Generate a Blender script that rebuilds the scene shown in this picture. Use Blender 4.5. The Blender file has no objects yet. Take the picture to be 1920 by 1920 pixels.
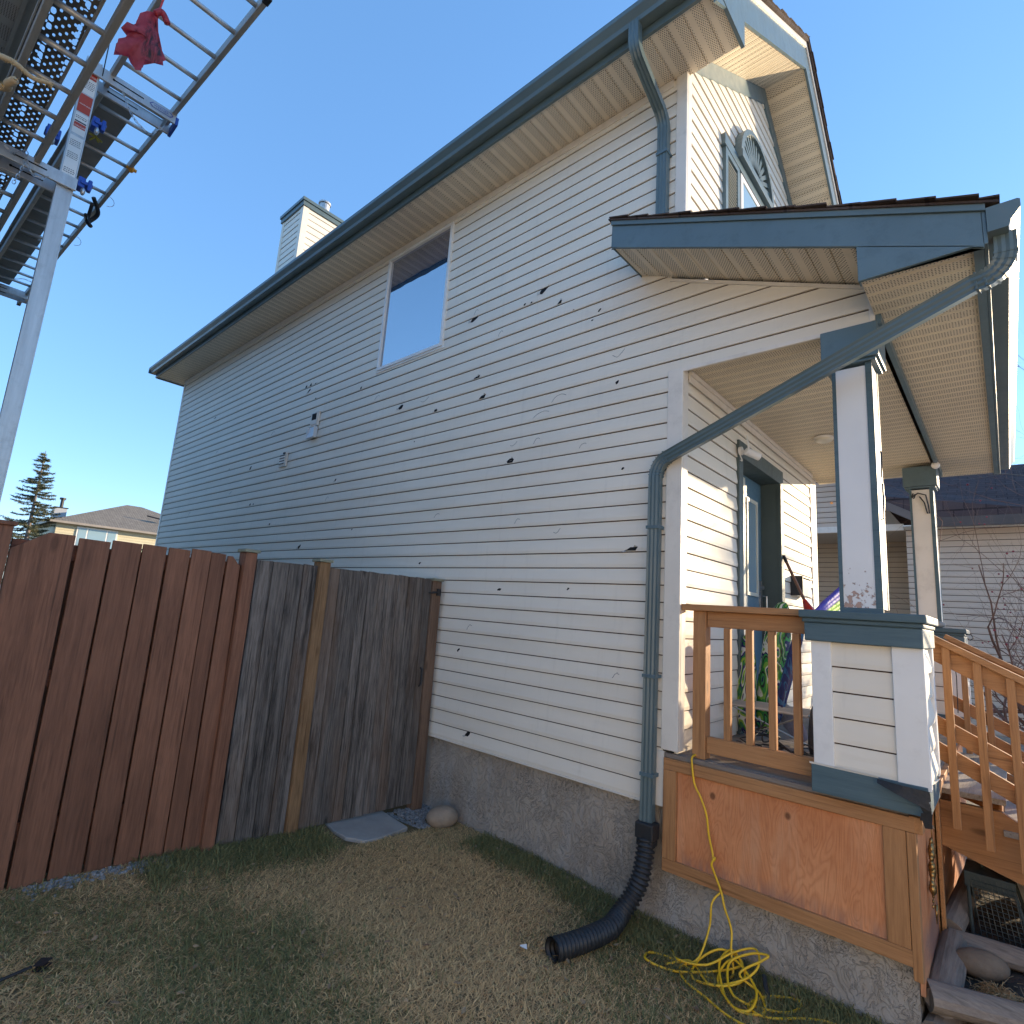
import bpy, math, random
import numpy as np
from mathutils import Vector, Matrix
random.seed(7)
R = math.radians
S = bpy.context.scene
COL = S.collection

# ------------------------------------------------------------------ camera
cam_d = bpy.data.cameras.new("camera"); cam = bpy.data.objects.new("camera", cam_d); COL.objects.link(cam)
S.camera = cam
cam_d.sensor_width = 36; cam_d.lens = 36 * 1035.41 / 1920; cam_d.clip_start = .02; cam_d.clip_end = 2000
_a, _b, _c = -0.73353261, 0.175868, 0.06903316
f0 = Vector((math.sin(_a) * math.cos(_b), math.cos(_a) * math.cos(_b), math.sin(_b)))
r0 = Vector((math.cos(_a), -math.sin(_a), 0)); u0 = r0.cross(f0)
rr = math.cos(_c) * r0 + math.sin(_c) * u0; uu = -math.sin(_c) * r0 + math.cos(_c) * u0
cam.matrix_world = Matrix(((rr.x, uu.x, -f0.x, 0), (rr.y, uu.y, -f0.y, 0), (rr.z, uu.z, -f0.z, 1.7), (0, 0, 0, 1)))
S.render.resolution_x = S.render.resolution_y = 1024

# ------------------------------------------------------------------ sky, sun, exposure
SUN = Vector((1, 2.15, .46)).normalized()
EL = math.asin(SUN.z); AZ = math.atan2(SUN.x, SUN.y)
W = bpy.data.worlds.new("World"); S.world = W; W.use_nodes = True
nt = W.node_tree; bg = nt.nodes["Background"]
sky = nt.nodes.new("ShaderNodeTexSky"); sky.sky_type = 'NISHITA'; sky.sun_disc = False
sky.sun_elevation = EL; sky.sun_rotation = AZ; sky.altitude = 1000; sky.air_density = .9; sky.dust_density = .2; sky.ozone_density = 4
hs = nt.nodes.new("ShaderNodeHueSaturation"); hs.inputs['Saturation'].default_value = 1.1; hs.inputs['Hue'].default_value = .503; nt.links.new(sky.outputs[0], hs.inputs['Color'])
ml = nt.nodes.new("ShaderNodeMixRGB"); ml.blend_type = 'MULTIPLY'; ml.inputs[0].default_value = 1; ml.inputs[2].default_value = (.93, .97, 1.07, 1); gm = nt.nodes.new("ShaderNodeGamma"); gm.inputs[1].default_value = .6; nt.links.new(hs.outputs[0], gm.inputs[0]); nt.links.new(gm.outputs[0], ml.inputs[1])
nt.links.new(ml.outputs[0], bg.inputs[0]); bg.inputs[1].default_value = .15
sd = bpy.data.lights.new("sun", 'SUN'); sd.energy = 2.2; sd.angle = R(.53); sd.color = (1, .79, .52)
so = bpy.data.objects.new("sun", sd); COL.objects.link(so); so.location = SUN * 30
so.rotation_euler = SUN.to_track_quat('Z', 'Y').to_euler()
S.view_settings.view_transform = 'Standard'; S.view_settings.look = 'None'
S.view_settings.exposure = 2.12; S.view_settings.gamma = 1
S.cycles.use_denoising = True; S.cycles.max_bounces = 8; S.cycles.transparent_max_bounces = 16

# ------------------------------------------------------------------ node helpers
class N:
    def __init__(s, name):
        s.m = bpy.data.materials.new(name); s.m.use_nodes = True; s.t = s.m.node_tree
        s.b = s.t.nodes["Principled BSDF"]
        tc = s.t.nodes.new("ShaderNodeTexCoord"); s.co = tc.outputs["Object"]
    def n(s, typ, **k):
        x = s.t.nodes.new(typ)
        for a, v in k.items(): setattr(x, a, v)
        return x
    def put(s, i, v):
        if hasattr(v, 'is_output') or isinstance(v, bpy.types.NodeSocket): s.t.links.new(v, i)
        else: i.default_value = v
    def math(s, op, a, b=0., c=None):
        x = s.n("ShaderNodeMath", operation=op); s.put(x.inputs[0], a); s.put(x.inputs[1], b)
        if c is not None: s.put(x.inputs[2], c)
        return x.outputs[0]
    def scale(s, v, k, off=(0, 0, 0)):
        x = s.n("ShaderNodeMapping"); s.put(x.inputs[0], v); x.inputs[3].default_value = k; x.inputs[1].default_value = off
        return x.outputs[0]
    def noise(s, v, sc, det=4, rough=.55, dist=0):
        x = s.n("ShaderNodeTexNoise"); s.put(x.inputs['Vector'], v); x.inputs['Scale'].default_value = sc
        x.inputs['Detail'].default_value = det; x.inputs['Roughness'].default_value = rough; x.inputs['Distortion'].default_value = dist
        return x.outputs[0]
    def voro(s, v, sc, feat='F1'):
        x = s.n("ShaderNodeTexVoronoi", feature=feat); s.put(x.inputs['Vector'], v); x.inputs['Scale'].default_value = sc
        return x.outputs[0]
    def ramp(s, f, lo, hi, a=0., b=1.):
        x = s.n("ShaderNodeMapRange"); s.put(x.inputs[0], f); x.inputs[1].default_value = lo; x.inputs[2].default_value = hi
        x.inputs[3].default_value = a; x.inputs[4].default_value = b; return x.outputs[0]
    def mix(s, f, a, b, mode='MIX'):
        x = s.n("ShaderNodeMixRGB", blend_type=mode); s.put(x.inputs[0], f)
        for i, v in ((1, a), (2, b)):
            if isinstance(v, tuple): v = v + (1,) if len(v) == 3 else v
            s.put(x.inputs[i], v)
        return x.outputs[0]
    def xyz(s):
        x = s.n("ShaderNodeSeparateXYZ"); s.put(x.inputs[0], s.co); return x.outputs
    def done(s, col=None, rough=.6, bump=None, bd=.005, bs=1., metal=0., spec=.5, alpha=None):
        if col is not None: s.put(s.b.inputs['Base Color'], col + (1,) if isinstance(col, tuple) and len(col) == 3 else col)
        s.put(s.b.inputs['Roughness'], rough); s.b.inputs['Metallic'].default_value = metal
        s.b.inputs['Specular IOR Level'].default_value = spec
        if bump is not None:
            x = s.n("ShaderNodeBump"); x.inputs['Strength'].default_value = bs; x.inputs['Distance'].default_value = bd
            s.put(x.inputs['Height'], bump); s.put(s.b.inputs['Normal'], x.outputs[0])
        if alpha is not None: s.put(s.b.inputs['Alpha'], alpha)
        return s.m
def plain(name, col, rough=.55, var=.12, sc=4, metal=0., bump=0., bsc=60, spec=.5, dirt=None, st=(1, 1, 1)):
    k = N(name); v = k.scale(k.co, st)
    f = k.noise(v, sc, 5); c = tuple(x * (1 - var) for x in col); c2 = tuple(min(1, x * (1 + var)) for x in col)
    o = k.mix(k.ramp(f, .3, .7), c, c2)
    if dirt: o = k.mix(k.ramp(k.noise(v, sc * 3.1, 6, .7), .52, .75, 0, dirt[1]), o, dirt[0])
    return k.done(o, k.ramp(k.noise(v, sc * 5), .3, .7, rough * .85, min(1, rough * 1.15)), k.noise(v, bsc, 3) if bump else None, bump, 1., metal, spec)
def wood(name, dark, light, ax='z', rough=.75, knots=.6, grain=1., stain=None):
    """long-grained timber; grain runs along ax; every separate piece of the mesh gets its own tone"""
    k = N(name); g = k.n("ShaderNodeNewGeometry"); rnd = g.outputs['Random Per Island']
    add = k.n("ShaderNodeVectorMath", operation='ADD'); k.put(add.inputs[0], k.co)
    cb = k.n("ShaderNodeCombineXYZ"); k.put(cb.inputs[0], k.math('MULTIPLY', rnd, 37.)); k.put(cb.inputs[1], k.math('MULTIPLY', rnd, 19.)); k.put(cb.inputs[2], k.math('MULTIPLY', rnd, 53.))
    k.put(add.inputs[1], cb.outputs[0]); v = add.outputs[0]
    st = {'x': (.06, 1, 1), 'y': (1, .06, 1), 'z': (1, 1, .06)}[ax]
    vs = k.scale(v, st); kn = {'x': (.35, 1, 1), 'y': (1, .35, 1), 'z': (1, 1, .35)}[ax]
    big = k.noise(vs, 14, 6, .65, 1.2); fine = k.noise(vs, 110, 4, .7)
    f = k.math('ADD', k.math('MULTIPLY', big, .52), k.math('MULTIPLY', fine, .48))
    o = k.mix(k.ramp(f, .5 - .13 / grain, .5 + .13 / grain), dark, light)
    o = k.mix(k.ramp(k.noise(k.scale(v, {'x': (.03, 1, 1), 'y': (1, .03, 1), 'z': (1, 1, .03)}[ax]), 60, 2, .5), .6, .7, 0, .55), o, tuple(x * .45 for x in dark))
    o = k.mix(k.ramp(rnd, 0, 1, 0, .5), o, tuple(x * .55 for x in dark))
    o = k.mix(k.ramp(k.noise(v, 1.7, 3), .35, .75, 0, .35), o, tuple(x * 1.15 for x in light))
    if stain: o = k.mix(k.ramp(k.noise(k.scale(v, {'x': (.2, 1, 1), 'y': (1, .2, 1), 'z': (1, 1, .2)}[ax]), 3.2, 4, .6), .5, .7, 0, stain[1]), o, stain[0])
    kv = k.voro(k.scale(v, kn), 5.5); o = k.mix(k.ramp(kv, .06, .12, knots, 0), o, tuple(x * .28 for x in dark))
    return k.done(o, rough, k.math('ADD', f, k.ramp(kv, .03, .09, -.3, 0)), .004, .8, spec=.3)

def clad(name, col):
    k = N(name); x, y, z = k.xyz()
    o = k.mix(k.ramp(k.noise(k.scale(k.co, (.5, .5, 2.)), 2.3, 4), .3, .7), tuple(c * .95 for c in col), tuple(min(1, c * 1.04) for c in col))
    run = k.noise(k.scale(k.co, (9, 9, .8)), 2, 5, .65)                    # faint rain runs
    o = k.mix(k.ramp(run, .56, .8, 0, .22), o, tuple(c * .62 for c in col))
    wav = k.noise(k.scale(k.co, (1.3, 1.3, 9)), 1.4, 2)                    # panels never lie quite flat
    emb = k.noise(k.scale(k.co, (6, 6, 60)), 8, 3)
    h = k.math('ADD', k.math('MULTIPLY', wav, 1.), k.math('MULTIPLY', emb, .03))
    return k.done(o, .6, h, .010, .6, spec=.2)
def soffit_mat(name, col, ax, pitch=.122, dot=.0036, grid=.0155, lo=.16, hi=.84):
    """vented aluminium: rows of punched holes between the ribs. ax = axis across the ribs"""
    k = N(name); X = dict(zip('xyz', k.xyz())); u = X[ax]; w = X['y' if ax == 'x' else 'x']
    def lat(o):
        a = k.math('SUBTRACT', k.math('FRACT', k.math('ADD', k.math('DIVIDE', u, grid), o)), .5)
        b = k.math('SUBTRACT', k.math('FRACT', k.math('ADD', k.math('DIVIDE', w, grid * 1.7), o)), .5)
        b = k.math('MULTIPLY', b, 1.7)
        return k.math('SQRT', k.math('ADD', k.math('MULTIPLY', a, a), k.math('MULTIPLY', b, b)))
    d = k.math('MINIMUM', lat(0.), lat(.5))
    hole = k.math('LESS_THAN', d, dot / grid)
    p = k.math('FRACT', k.math('DIVIDE', u, pitch))
    band = k.math('MULTIPLY', k.math('GREATER_THAN', p, lo), k.math('LESS_THAN', p, hi))
    hole = k.math('MULTIPLY', hole, band)
    base = k.mix(k.ramp(k.noise(k.co, 3, 5), .3, .75), tuple(c * .9 for c in col), col)
    base = k.mix(k.ramp(k.noise(k.co, 14, 5, .7), .55, .85, 0, .35), base, tuple(c * .6 for c in col))
    return k.done(k.mix(hole, base, (.05, .04, .03)), .5, k.math('SUBTRACT', 1., hole), .002, .5, spec=.3)

CREAM = (.80, .735, .63)
m_side = clad("vinyl siding", CREAM)
m_side2 = clad("tan vinyl siding", (.60, .48, .38))
m_side3 = clad("yellow vinyl siding", (.62, .56, .40))
m_side4 = clad("grey vinyl siding", (.42, .44, .46))
m_groove = plain("dirt and shadow in siding joints", (.07, .04, .028), .9, .3, 6)  # dark brown paints the shadow line under each lap along with joint dirt
m_trimw = plain("cream metal trim", (.76, .70, .62), .45, .06, 3, dirt=((.3, .25, .2), .25))
m_white = plain("white painted trim", (.80, .78, .75), .4, .04, 3, dirt=((.35, .33, .3), .2))
m_blue = plain("blue grey trim paint", (.105, .16, .185), .42, .1, 3, dirt=((.05, .08, .1), .5), bump=.0006, bsc=90)
m_blue2 = plain("blue grey gutter metal", (.105, .15, .16), .35, .1, 2, dirt=((.2, .2, .18), .2))
m_bluewood = wood("blue grey painted wood", (.075, .125, .15), (.11, .17, .195), 'x', .55, .1)
m_sof_x = soffit_mat("vented soffit", (.80, .70, .55), 'x')
m_sof_y = soffit_mat("vented porch soffit", (.74, .64, .48), 'y', .102)
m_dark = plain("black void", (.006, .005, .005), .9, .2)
m_torn = plain("torn vinyl edge", (.5, .47, .43), .6, .1)
m_crack = plain("hairline crack", (.12, .12, .14), .9, .2)

def stucco():
    k = N("grey parging"); v = k.co
    dist = k.mix(.14, k.co, k.n("ShaderNodeTexNoise").outputs[1]) if False else k.co
    ns = k.n("ShaderNodeTexNoise"); k.put(ns.inputs['Vector'], v); ns.inputs['Scale'].default_value = 5; ns.inputs['Detail'].default_value = 3
    vv = k.mix(.12, v, ns.outputs[1], 'ADD')
    sw = k.noise(k.scale(vv, (1, 1, .85)), 9, 3, .55, 3.2); gate = k.ramp(k.noise(v, 5.5, 3), .44, .62)
    ridge = k.ramp(k.math('ABSOLUTE', k.math('SUBTRACT', sw, .5)), 0, .028, 1, 0)
    sw2 = k.noise(k.scale(vv, (1, 1, .9)), 17, 2, .5, 3.5)
    crk = k.math('MULTIPLY', k.ramp(k.math('ABSOLUTE', k.math('SUBTRACT', sw2, .53)), 0, .016, 1, 0), gate)
    o = k.mix(k.ramp(k.noise(v, 2.2, 6, .6), .3, .7), (.31, .265, .22), (.43, .375, .315))
    o = k.mix(k.ramp(k.noise(k.scale(v, (4, 4, .7)), 2.5, 5), .5, .75, 0, .5), o, (.42, .42, .42))
    x, y, z = k.xyz()
    o = k.mix(k.math('MULTIPLY', k.ramp(z, -.1, .22, .75, 0), k.ramp(k.noise(v, 5, 5), .35, .6)), o, (.42, .41, .40))
    o = k.mix(k.math('MULTIPLY', crk, .6), o, (.09, .09, .09))
    h = k.math('ADD', k.math('MULTIPLY', sw, .9), k.math('ADD', k.math('MULTIPLY', ridge, .35), k.math('ADD', k.math('MULTIPLY', crk, -.8), k.math('MULTIPLY', k.noise(v, 70, 4), .25))))
    return k.done(o, .9, h, .012, .9, spec=.2)
m_stucco = stucco()

def shingle(name, a, b):
    k = N(name); x, y, z = k.xyz()
    br = k.n("ShaderNodeTexBrick"); k.put(br.inputs['Vector'], k.scale(k.co, (1, 1, 1))); br.inputs['Scale'].default_value = 1
    br.inputs['Brick Width'].default_value = .3; br.inputs['Row Height'].default_value = .14; br.inputs['Mortar Size'].default_value = .008
    br.inputs['Color1'].default_value = a + (1,); br.inputs['Color2'].default_value = b + (1,); br.inputs['Mortar'].default_value = tuple(c * .3 for c in a) + (1,)
    o = k.mix(k.ramp(k.noise(k.co, 1.5, 6, .7), .3, .7, 0, .5), br.outputs[0], tuple(c * 1.3 for c in b))
    o = k.mix(k.ramp(k.noise(k.co, 180, 2), .3, .7, 0, .4), o, tuple(c * .4 for c in a))
    return k.done(o, .95, k.noise(k.co, 160, 2), .003, 1., spec=.2)
m_shin = shingle("brown asphalt shingles", (.05, .035, .03), (.10, .075, .065))
m_shin2 = shingle("mauve asphalt shingles", (.075, .046, .042), (.12, .08, .072))
m_shin3 = shingle("grey brown asphalt shingles", (.20, .175, .145), (.26, .23, .19))

m_cedar = wood("cedar stained timber", (.33, .15, .06), (.54, .27, .115), 'z', .6, .6)
m_cedar_x = wood("cedar stained timber lengthwise", (.33, .15, .06), (.54, .27, .115), 'x', .6, .6)
m_cedar_y = wood("cedar stained timber crosswise", (.36, .155, .06), (.58, .28, .11), 'y', .6, .6)
m_deck = wood("weathered deck boards", (.16, .13, .11), (.30, .25, .21), 'x', .8, .4)
m_fence = wood("red brown fence stain", (.105, .045, .026), (.33, .145, .082), 'z', .65, .5, .8, ((.27, .12, .07), .4))
m_fence_y = wood("red brown rail", (.13, .038, .02), (.26, .09, .045), 'y', .65, .4)
m_gate = wood("weathered grey timber", (.026, .022, .020), (.27, .23, .20), 'z', .85, .6, 1.3, ((.17, .10, .06), .6))
m_post = wood("weathered gold timber", (.12, .065, .03), (.34, .20, .10), 'z', .75, .6)
m_log = wood("weathered grey log", (.19, .145, .115), (.38, .30, .235), 'y', .85, .5, 1.2)
m_log_x = wood("weathered grey log across", (.19, .145, .115), (.38, .30, .235), 'x', .85, .5, 1.2)
m_logend = plain("log end grain", (.20, .16, .13), .9, .3, 12, bump=.004, bsc=40)

def ply():
    k = N("orange plywood"); v = k.co
    rings = k.noise(k.scale(v, (2.6, 1, .55)), 2.6, 2, .4, 1.6)
    w = k.math('FRACT', k.math('MULTIPLY', rings, 17.)); w = k.math('ABSOLUTE', k.math('SUBTRACT', w, .5))
    o = k.mix(k.ramp(k.noise(v, 2.1, 5, .6), .3, .72), (.56, .20, .075), (.80, .37, .175))
    o = k.mix(k.ramp(w, .0, .32, .38, 0), o, (.44, .13, .045))
    o = k.mix(k.ramp(k.noise(k.scale(v, (1, 1, .12)), 9, 5), .52, .75, 0, .5), o, (.68, .40, .24))
    o = k.mix(k.ramp(k.noise(k.scale(v, (60, 60, 3)), 3, 3), .5, .8, 0, .25), o, (.26, .08, .03))
    kn = k.voro(k.scale(v, (1, 0, .8)), 4.2)
    o = k.mix(k.ramp(kn, .05, .085, .8, 0), o, (.12, .045, .02))
    x, y, z = k.xyz()
    o = k.mix(k.math('MULTIPLY', k.ramp(z, .33, .43, .8, 0), k.ramp(k.noise(k.scale(v, (14, 1, 2)), 2, 4), .35, .6)), o, (.24, .15, .13))
    return k.done(o, .62, k.math('ADD', w, k.noise(v, 60, 3)), .0015, .6, spec=.3)
m_ply = ply()

def alu(name, col=(.62, .62, .61), rough=.42, st=(1, 1, .08)):
    k = N(name)
    o = k.mix(k.ramp(k.noise(k.scale(k.co, st), 30, 5, .7), .3, .7), tuple(c * .78 for c in col), col)
    o = k.mix(k.ramp(k.noise(k.co, 9, 6, .7), .52, .8, 0, .55), o, (.30, .29, .27))
    return k.done(o, rough, k.noise(k.co, 40, 3), .0008, .5, metal=.55, spec=.5)
m_alu = alu("brushed aluminium")
m_aluold = alu("dull mill aluminium", (.50, .48, .44), .55, (.1, 1, 1))
m_steel = plain("galvanised chain steel", (.55, .56, .58), .3, .2, 30, metal=.9)
m_jack = plain("blue jack enamel", (.02, .08, .42), .35, .1)
m_red = plain("red plastic", (.55, .03, .02), .35, .1)
m_yel = plain("yellow cord jacket", (.85, .50, .02), .38, .12, 8)
m_black = plain("black rubber", (.022, .023, .026), .5, .15, 8, bump=.0008, bsc=80)
m_blackm = plain("black metal", (.02, .02, .022), .45, .1)
m_soffdark = plain("grey neighbour soffit trim", (.28, .28, .25), .6, .1)
m_sofg = soffit_mat("grey vented soffit", (.42, .41, .37), 'x', .25, .004, .016)
m_plank = plain("grey plywood plank", (.27, .26, .235), .8, .2, 3)
m_tag = plain("white sticker", (.78, .77, .74), .5, .04)
m_tagr = plain("red sticker", (.5, .06, .03), .5, .1)
m_ink = plain("black ink", (.03, .03, .04), .6, .1)
m_inkb = plain("blue ink", (.03, .06, .35), .5, .1)

def perforated():
    k = N("perforated aluminium plank"); x, y, z = k.xyz()
    def slot(u, v, pu, pv, ou, ov, ru, rv):
        a = k.math('SUBTRACT', k.math('FRACT', k.math('ADD', k.math('DIVIDE', u, pu), ou)), .5)
        b = k.math('SUBTRACT', k.math('FRACT', k.math('ADD', k.math('DIVIDE', v, pv), ov)), .5)
        a = k.math('MULTIPLY', a, pu / ru); b = k.math('MULTIPLY', b, pv / rv)
        p = k.math('ADD', k.math('POWER', k.math('ABSOLUTE', a), 3.), k.math('POWER', k.math('ABSOLUTE', b), 3.))
        return k.math('LESS_THAN', p, 1.)
    small = k.math('MAXIMUM', slot(x, y, .066, .044, 0., 0., .0105, .0062), slot(x, y, .066, .044, .5, .5, .0105, .0062))
    row = k.math('LESS_THAN', k.math('FRACT', k.math('DIVIDE', x, .29)), .64)
    big = k.math('MULTIPLY', slot(x, y, .062, .110, 0., .35, .023, .0105), row)
    hole = k.math('MAXIMUM', small, big)
    col = k.mix(k.ramp(k.noise(k.co, 8, 5), .3, .7), (.12, .12, .11), (.2, .195, .18))
    return k.done(col, .6, None, metal=.3, alpha=k.math('SUBTRACT', 1., hole))
m_perf = perforated()

def glass(name, tint=(.02, .025, .03), rough=.02, wave=.0):
    k = N(name); return k.done(tint, rough, k.noise(k.co, 2.2, 2) if wave else None, wave, 1., metal=0., spec=1.)
m_glass = glass("window glass", (.01, .05, .13), .015, .002)
m_glass.node_tree.nodes["Principled BSDF"].inputs['IOR'].default_value = 2.9
m_glassb = glass("pale window glass", (.25, .36, .42), .06, .001)

# ------------------------------------------------------------------ mesh builder
class MB:
    def __init__(s): s.v = []; s.f = []; s.mi = []; s.m = 0
    def quad(s, *p):
        n = len(s.v); s.v += [tuple(q) for q in p]; s.f.append(tuple(range(n, n + len(p)))); s.mi.append(s.m); return s
    def box(s, x0, x1, y0, y1, z0, z1):
        n = len(s.v); s.v += [(x, y, z) for x in (x0, x1) for y in (y0, y1) for z in (z0, z1)]
        for f in ((0, 1, 3, 2), (4, 6, 7, 5), (0, 4, 5, 1), (2, 3, 7, 6), (0, 2, 6, 4), (1, 5, 7, 3)):
            s.f.append(tuple(n + i for i in f)); s.mi.append(s.m)
        return s
    def prism(s, poly, ax, a, b):
        """poly = list of 2D points in the plane normal to ax, extruded from a to b"""
        n = len(s.v); k = len(poly)
        def P(u, v, w): return {'x': (w, u, v), 'y': (u, w, v), 'z': (u, v, w)}[ax]
        s.v += [P(u, v, a) for u, v in poly] + [P(u, v, b) for u, v in poly]
        s.f.append(tuple(range(n, n + k))); s.f.append(tuple(range(n + 2 * k - 1, n + k - 1, -1))); s.mi += [s.m, s.m]
        for i in range(k):
            j = (i + 1) % k; s.f.append((n + i, n + k + i, n + k + j, n + j)); s.mi.append(s.m)
        return s
    def beam(s, a, b, w, h, up=(0, 0, 1)):
        a, b = Vector(a), Vector(b); d = (b - a).normalized(); up = Vector(up)
        x = d.cross(up).normalized(); y = x.cross(d).normalized(); n = len(s.v)
        for p in (a, b):
            for i, j in ((-1, -1), (1, -1), (1, 1), (-1, 1)): s.v.append(tuple(p + x * (w / 2 * i) + y * (h / 2 * j)))
        for f in ((3, 2, 1, 0), (4, 5, 6, 7), (0, 1, 5, 4), (1, 2, 6, 5), (2, 3, 7, 6), (3, 0, 4, 7)):
            s.f.append(tuple(n + i for i in f)); s.mi.append(s.m)
        return s
    def sweep(s, path, prof, closed=True, cap=True, up=(0, 0, 1), scl=None):
        """sweep a 2D profile (list of (a, b)) along a path of points"""
        P = [Vector(p) for p in path]; k = len(prof); n = len(s.v); prev = Vector(up)
        for i, p in enumerate(P):
            t = (P[min(i + 1, len(P) - 1)] - P[max(i - 1, 0)]).normalized()
            x = t.cross(prev)
            if x.length < 1e-4: x = t.cross(Vector((1, 0, .3)))
            x.normalize(); y = x.cross(t).normalized(); prev = y
            q = 1 if scl is None else scl[i]
            for a, b in prof: s.v.append(tuple(p + x * a * q + y * b * q))
        for i in range(len(P) - 1):
            for j in range(k if closed else k - 1):
                j2 = (j + 1) % k
                s.f.append((n + i * k + j, n + i * k + j2, n + (i + 1) * k + j2, n + (i + 1) * k + j)); s.mi.append(s.m)
        if cap and closed:
            s.f.append(tuple(n + j for j in range(k - 1, -1, -1))); s.f.append(tuple(n + (len(P) - 1) * k + j for j in range(k))); s.mi += [s.m, s.m]
        return s
    def tube(s, path, r, n=8, cap=True, up=(0, 0, 1)):
        rs = r if isinstance(r, (list, tuple)) else None
        prof = [(math.cos(2 * math.pi * i / n), math.sin(2 * math.pi * i / n)) for i in range(n)]
        return s.sweep(path, prof, True, cap, up, rs if rs else [r] * len(path))
    def cyl(s, c, r, h, n=20, ax='z', r2=None):
        c = Vector(c); d = {'x': Vector((1, 0, 0)), 'y': Vector((0, 1, 0)), 'z': Vector((0, 0, 1))}[ax] * h
        return s.tube([c, c + d], [r, r2 if r2 is not None else r], n, up=(0, 1, 0) if ax == 'z' else (0, 0, 1))
    def ball(s, c, r, nu=14, nv=9, sq=(1, 1, 1), jit=0, rot=None, seed=0):
        rg = random.Random(seed); n = len(s.v); c = Vector(c)
        for i in range(nv + 1):
            th = math.pi * i / nv
            for j in range(nu):
                ph = 2 * math.pi * j / nu; k = 1 + (rg.uniform(-jit, jit))
                p = Vector((math.sin(th) * math.cos(ph) * sq[0], math.sin(th) * math.sin(ph) * sq[1], math.cos(th) * sq[2])) * r * k
                if rot: p = rot @ p
                s.v.append(tuple(c + p))
        for i in range(nv):
            for j in range(nu):
                j2 = (j + 1) % nu; s.f.append((n + i * nu + j, n + i * nu + j2, n + (i + 1) * nu + j2, n + (i + 1) * nu + j)); s.mi.append(s.m)
        return s
    def split(s, name, mats, parent, bevel=0, first=None):
        """every connected piece becomes an object of its own; with first, the first one parents the others"""
        par = list(range(len(s.v)))
        def fd(a):
            while par[a] != a: par[a] = par[par[a]]; a = par[a]
            return a
        for f in s.f:
            for q in f[1:]: par[fd(q)] = fd(f[0])
        gr = {}
        for f, mi in zip(s.f, s.mi): gr.setdefault(fd(f[0]), []).append((f, mi))
        out = []
        for fs in gr.values():
            m = MB(); mp = {}
            for f, mi in fs:
                for q in f:
                    if q not in mp: mp[q] = len(m.v); m.v.append(s.v[q])
                m.f.append(tuple(mp[q] for q in f)); m.mi.append(mi)
            out.append(m.build(name if (not first or not out) else first, mats, out[0] if (first and out) else parent, bevel=bevel))
        return out[0] if first else out
    def build(s, name, mats, parent=None, smooth=False, bevel=0, sub=0, off=None):
        me = bpy.data.meshes.new(name)
        if not isinstance(mats, (list, tuple)): mats = [mats]
        o3 = Vector((0, 0, 0))
        top = parent is None
        if top and off is None and s.v:
            a = np.array(s.v); o3 = Vector(((a[:, 0].min() + a[:, 0].max()) / 2, (a[:, 1].min() + a[:, 1].max()) / 2, a[:, 2].min()))
            vs = [(x - o3.x, y - o3.y, z - o3.z) for x, y, z in s.v]
        else: vs = s.v
        me.from_pydata(vs, [], s.f)
        for m in mats: me.materials.append(m)
        if len(mats) > 1: me.polygons.foreach_set('material_index', s.mi)
        if smooth: me.polygons.foreach_set('use_smooth', [True] * len(me.polygons))
        me.validate(); me.update()
        o = bpy.data.objects.new(name, me); COL.objects.link(o)
        if top: o.location = o3
        else:
            o.parent = parent
            if parent.parent is None and parent.type == 'EMPTY': o.location = -parent.location
            elif parent.parent is None: o.location = -parent.location
        if bevel:
            b = o.modifiers.new('bevel', 'BEVEL'); b.width = bevel; b.segments = 2; b.limit_method = 'ANGLE'; b.angle_limit = R(40)
        if sub:
            q = o.modifiers.new('sub', 'SUBSURF'); q.levels = q.render_levels = sub
        return o
def tag(o, label, cat, group=None, kind=None):
    if kind: o['kind'] = kind
    o['label'] = label; o['category'] = cat
    if group: o['group'] = group
    return o
def thing(name, label, cat, loc, group=None):
    o = bpy.data.objects.new(name, None); COL.objects.link(o); o.location = loc; o.empty_display_size = .1
    return tag(o, label, cat, group)
def struct(o): o['kind'] = 'structure'; return o
def lab(o, l): o['label'] = l; return o
def text(body, size, mat, name, parent, org, ux, uy, th=.0008):
    """lettering as a thin mesh: org = lower left, ux / uy = reading and up directions"""
    cu = bpy.data.curves.new("t", 'FONT'); cu.body = body; cu.size = size; cu.extrude = th; cu.fill_mode = 'BOTH'
    to = bpy.data.objects.new("t", cu); COL.objects.link(to)
    me = bpy.data.meshes.new_from_object(to.evaluated_get(bpy.context.evaluated_depsgraph_get())) if False else None
    dg = bpy.context.evaluated_depsgraph_get(); dg.update(); me = bpy.data.meshes.new_from_object(to.evaluated_get(dg))
    bpy.data.objects.remove(to); bpy.data.curves.remove(cu)
    ux, uy = Vector(ux).normalized(), Vector(uy).normalized(); uz = ux.cross(uy)
    for v in me.vertices: v.co = Vector(org) + ux * v.co.x + uy * v.co.y + uz * v.co.z
    me.materials.clear(); me.materials.append(mat); me.name = name
    o = bpy.data.objects.new(name, me); COL.objects.link(o); o.parent = parent
    if parent.parent is None: o.location = -parent.location
    return o

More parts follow.
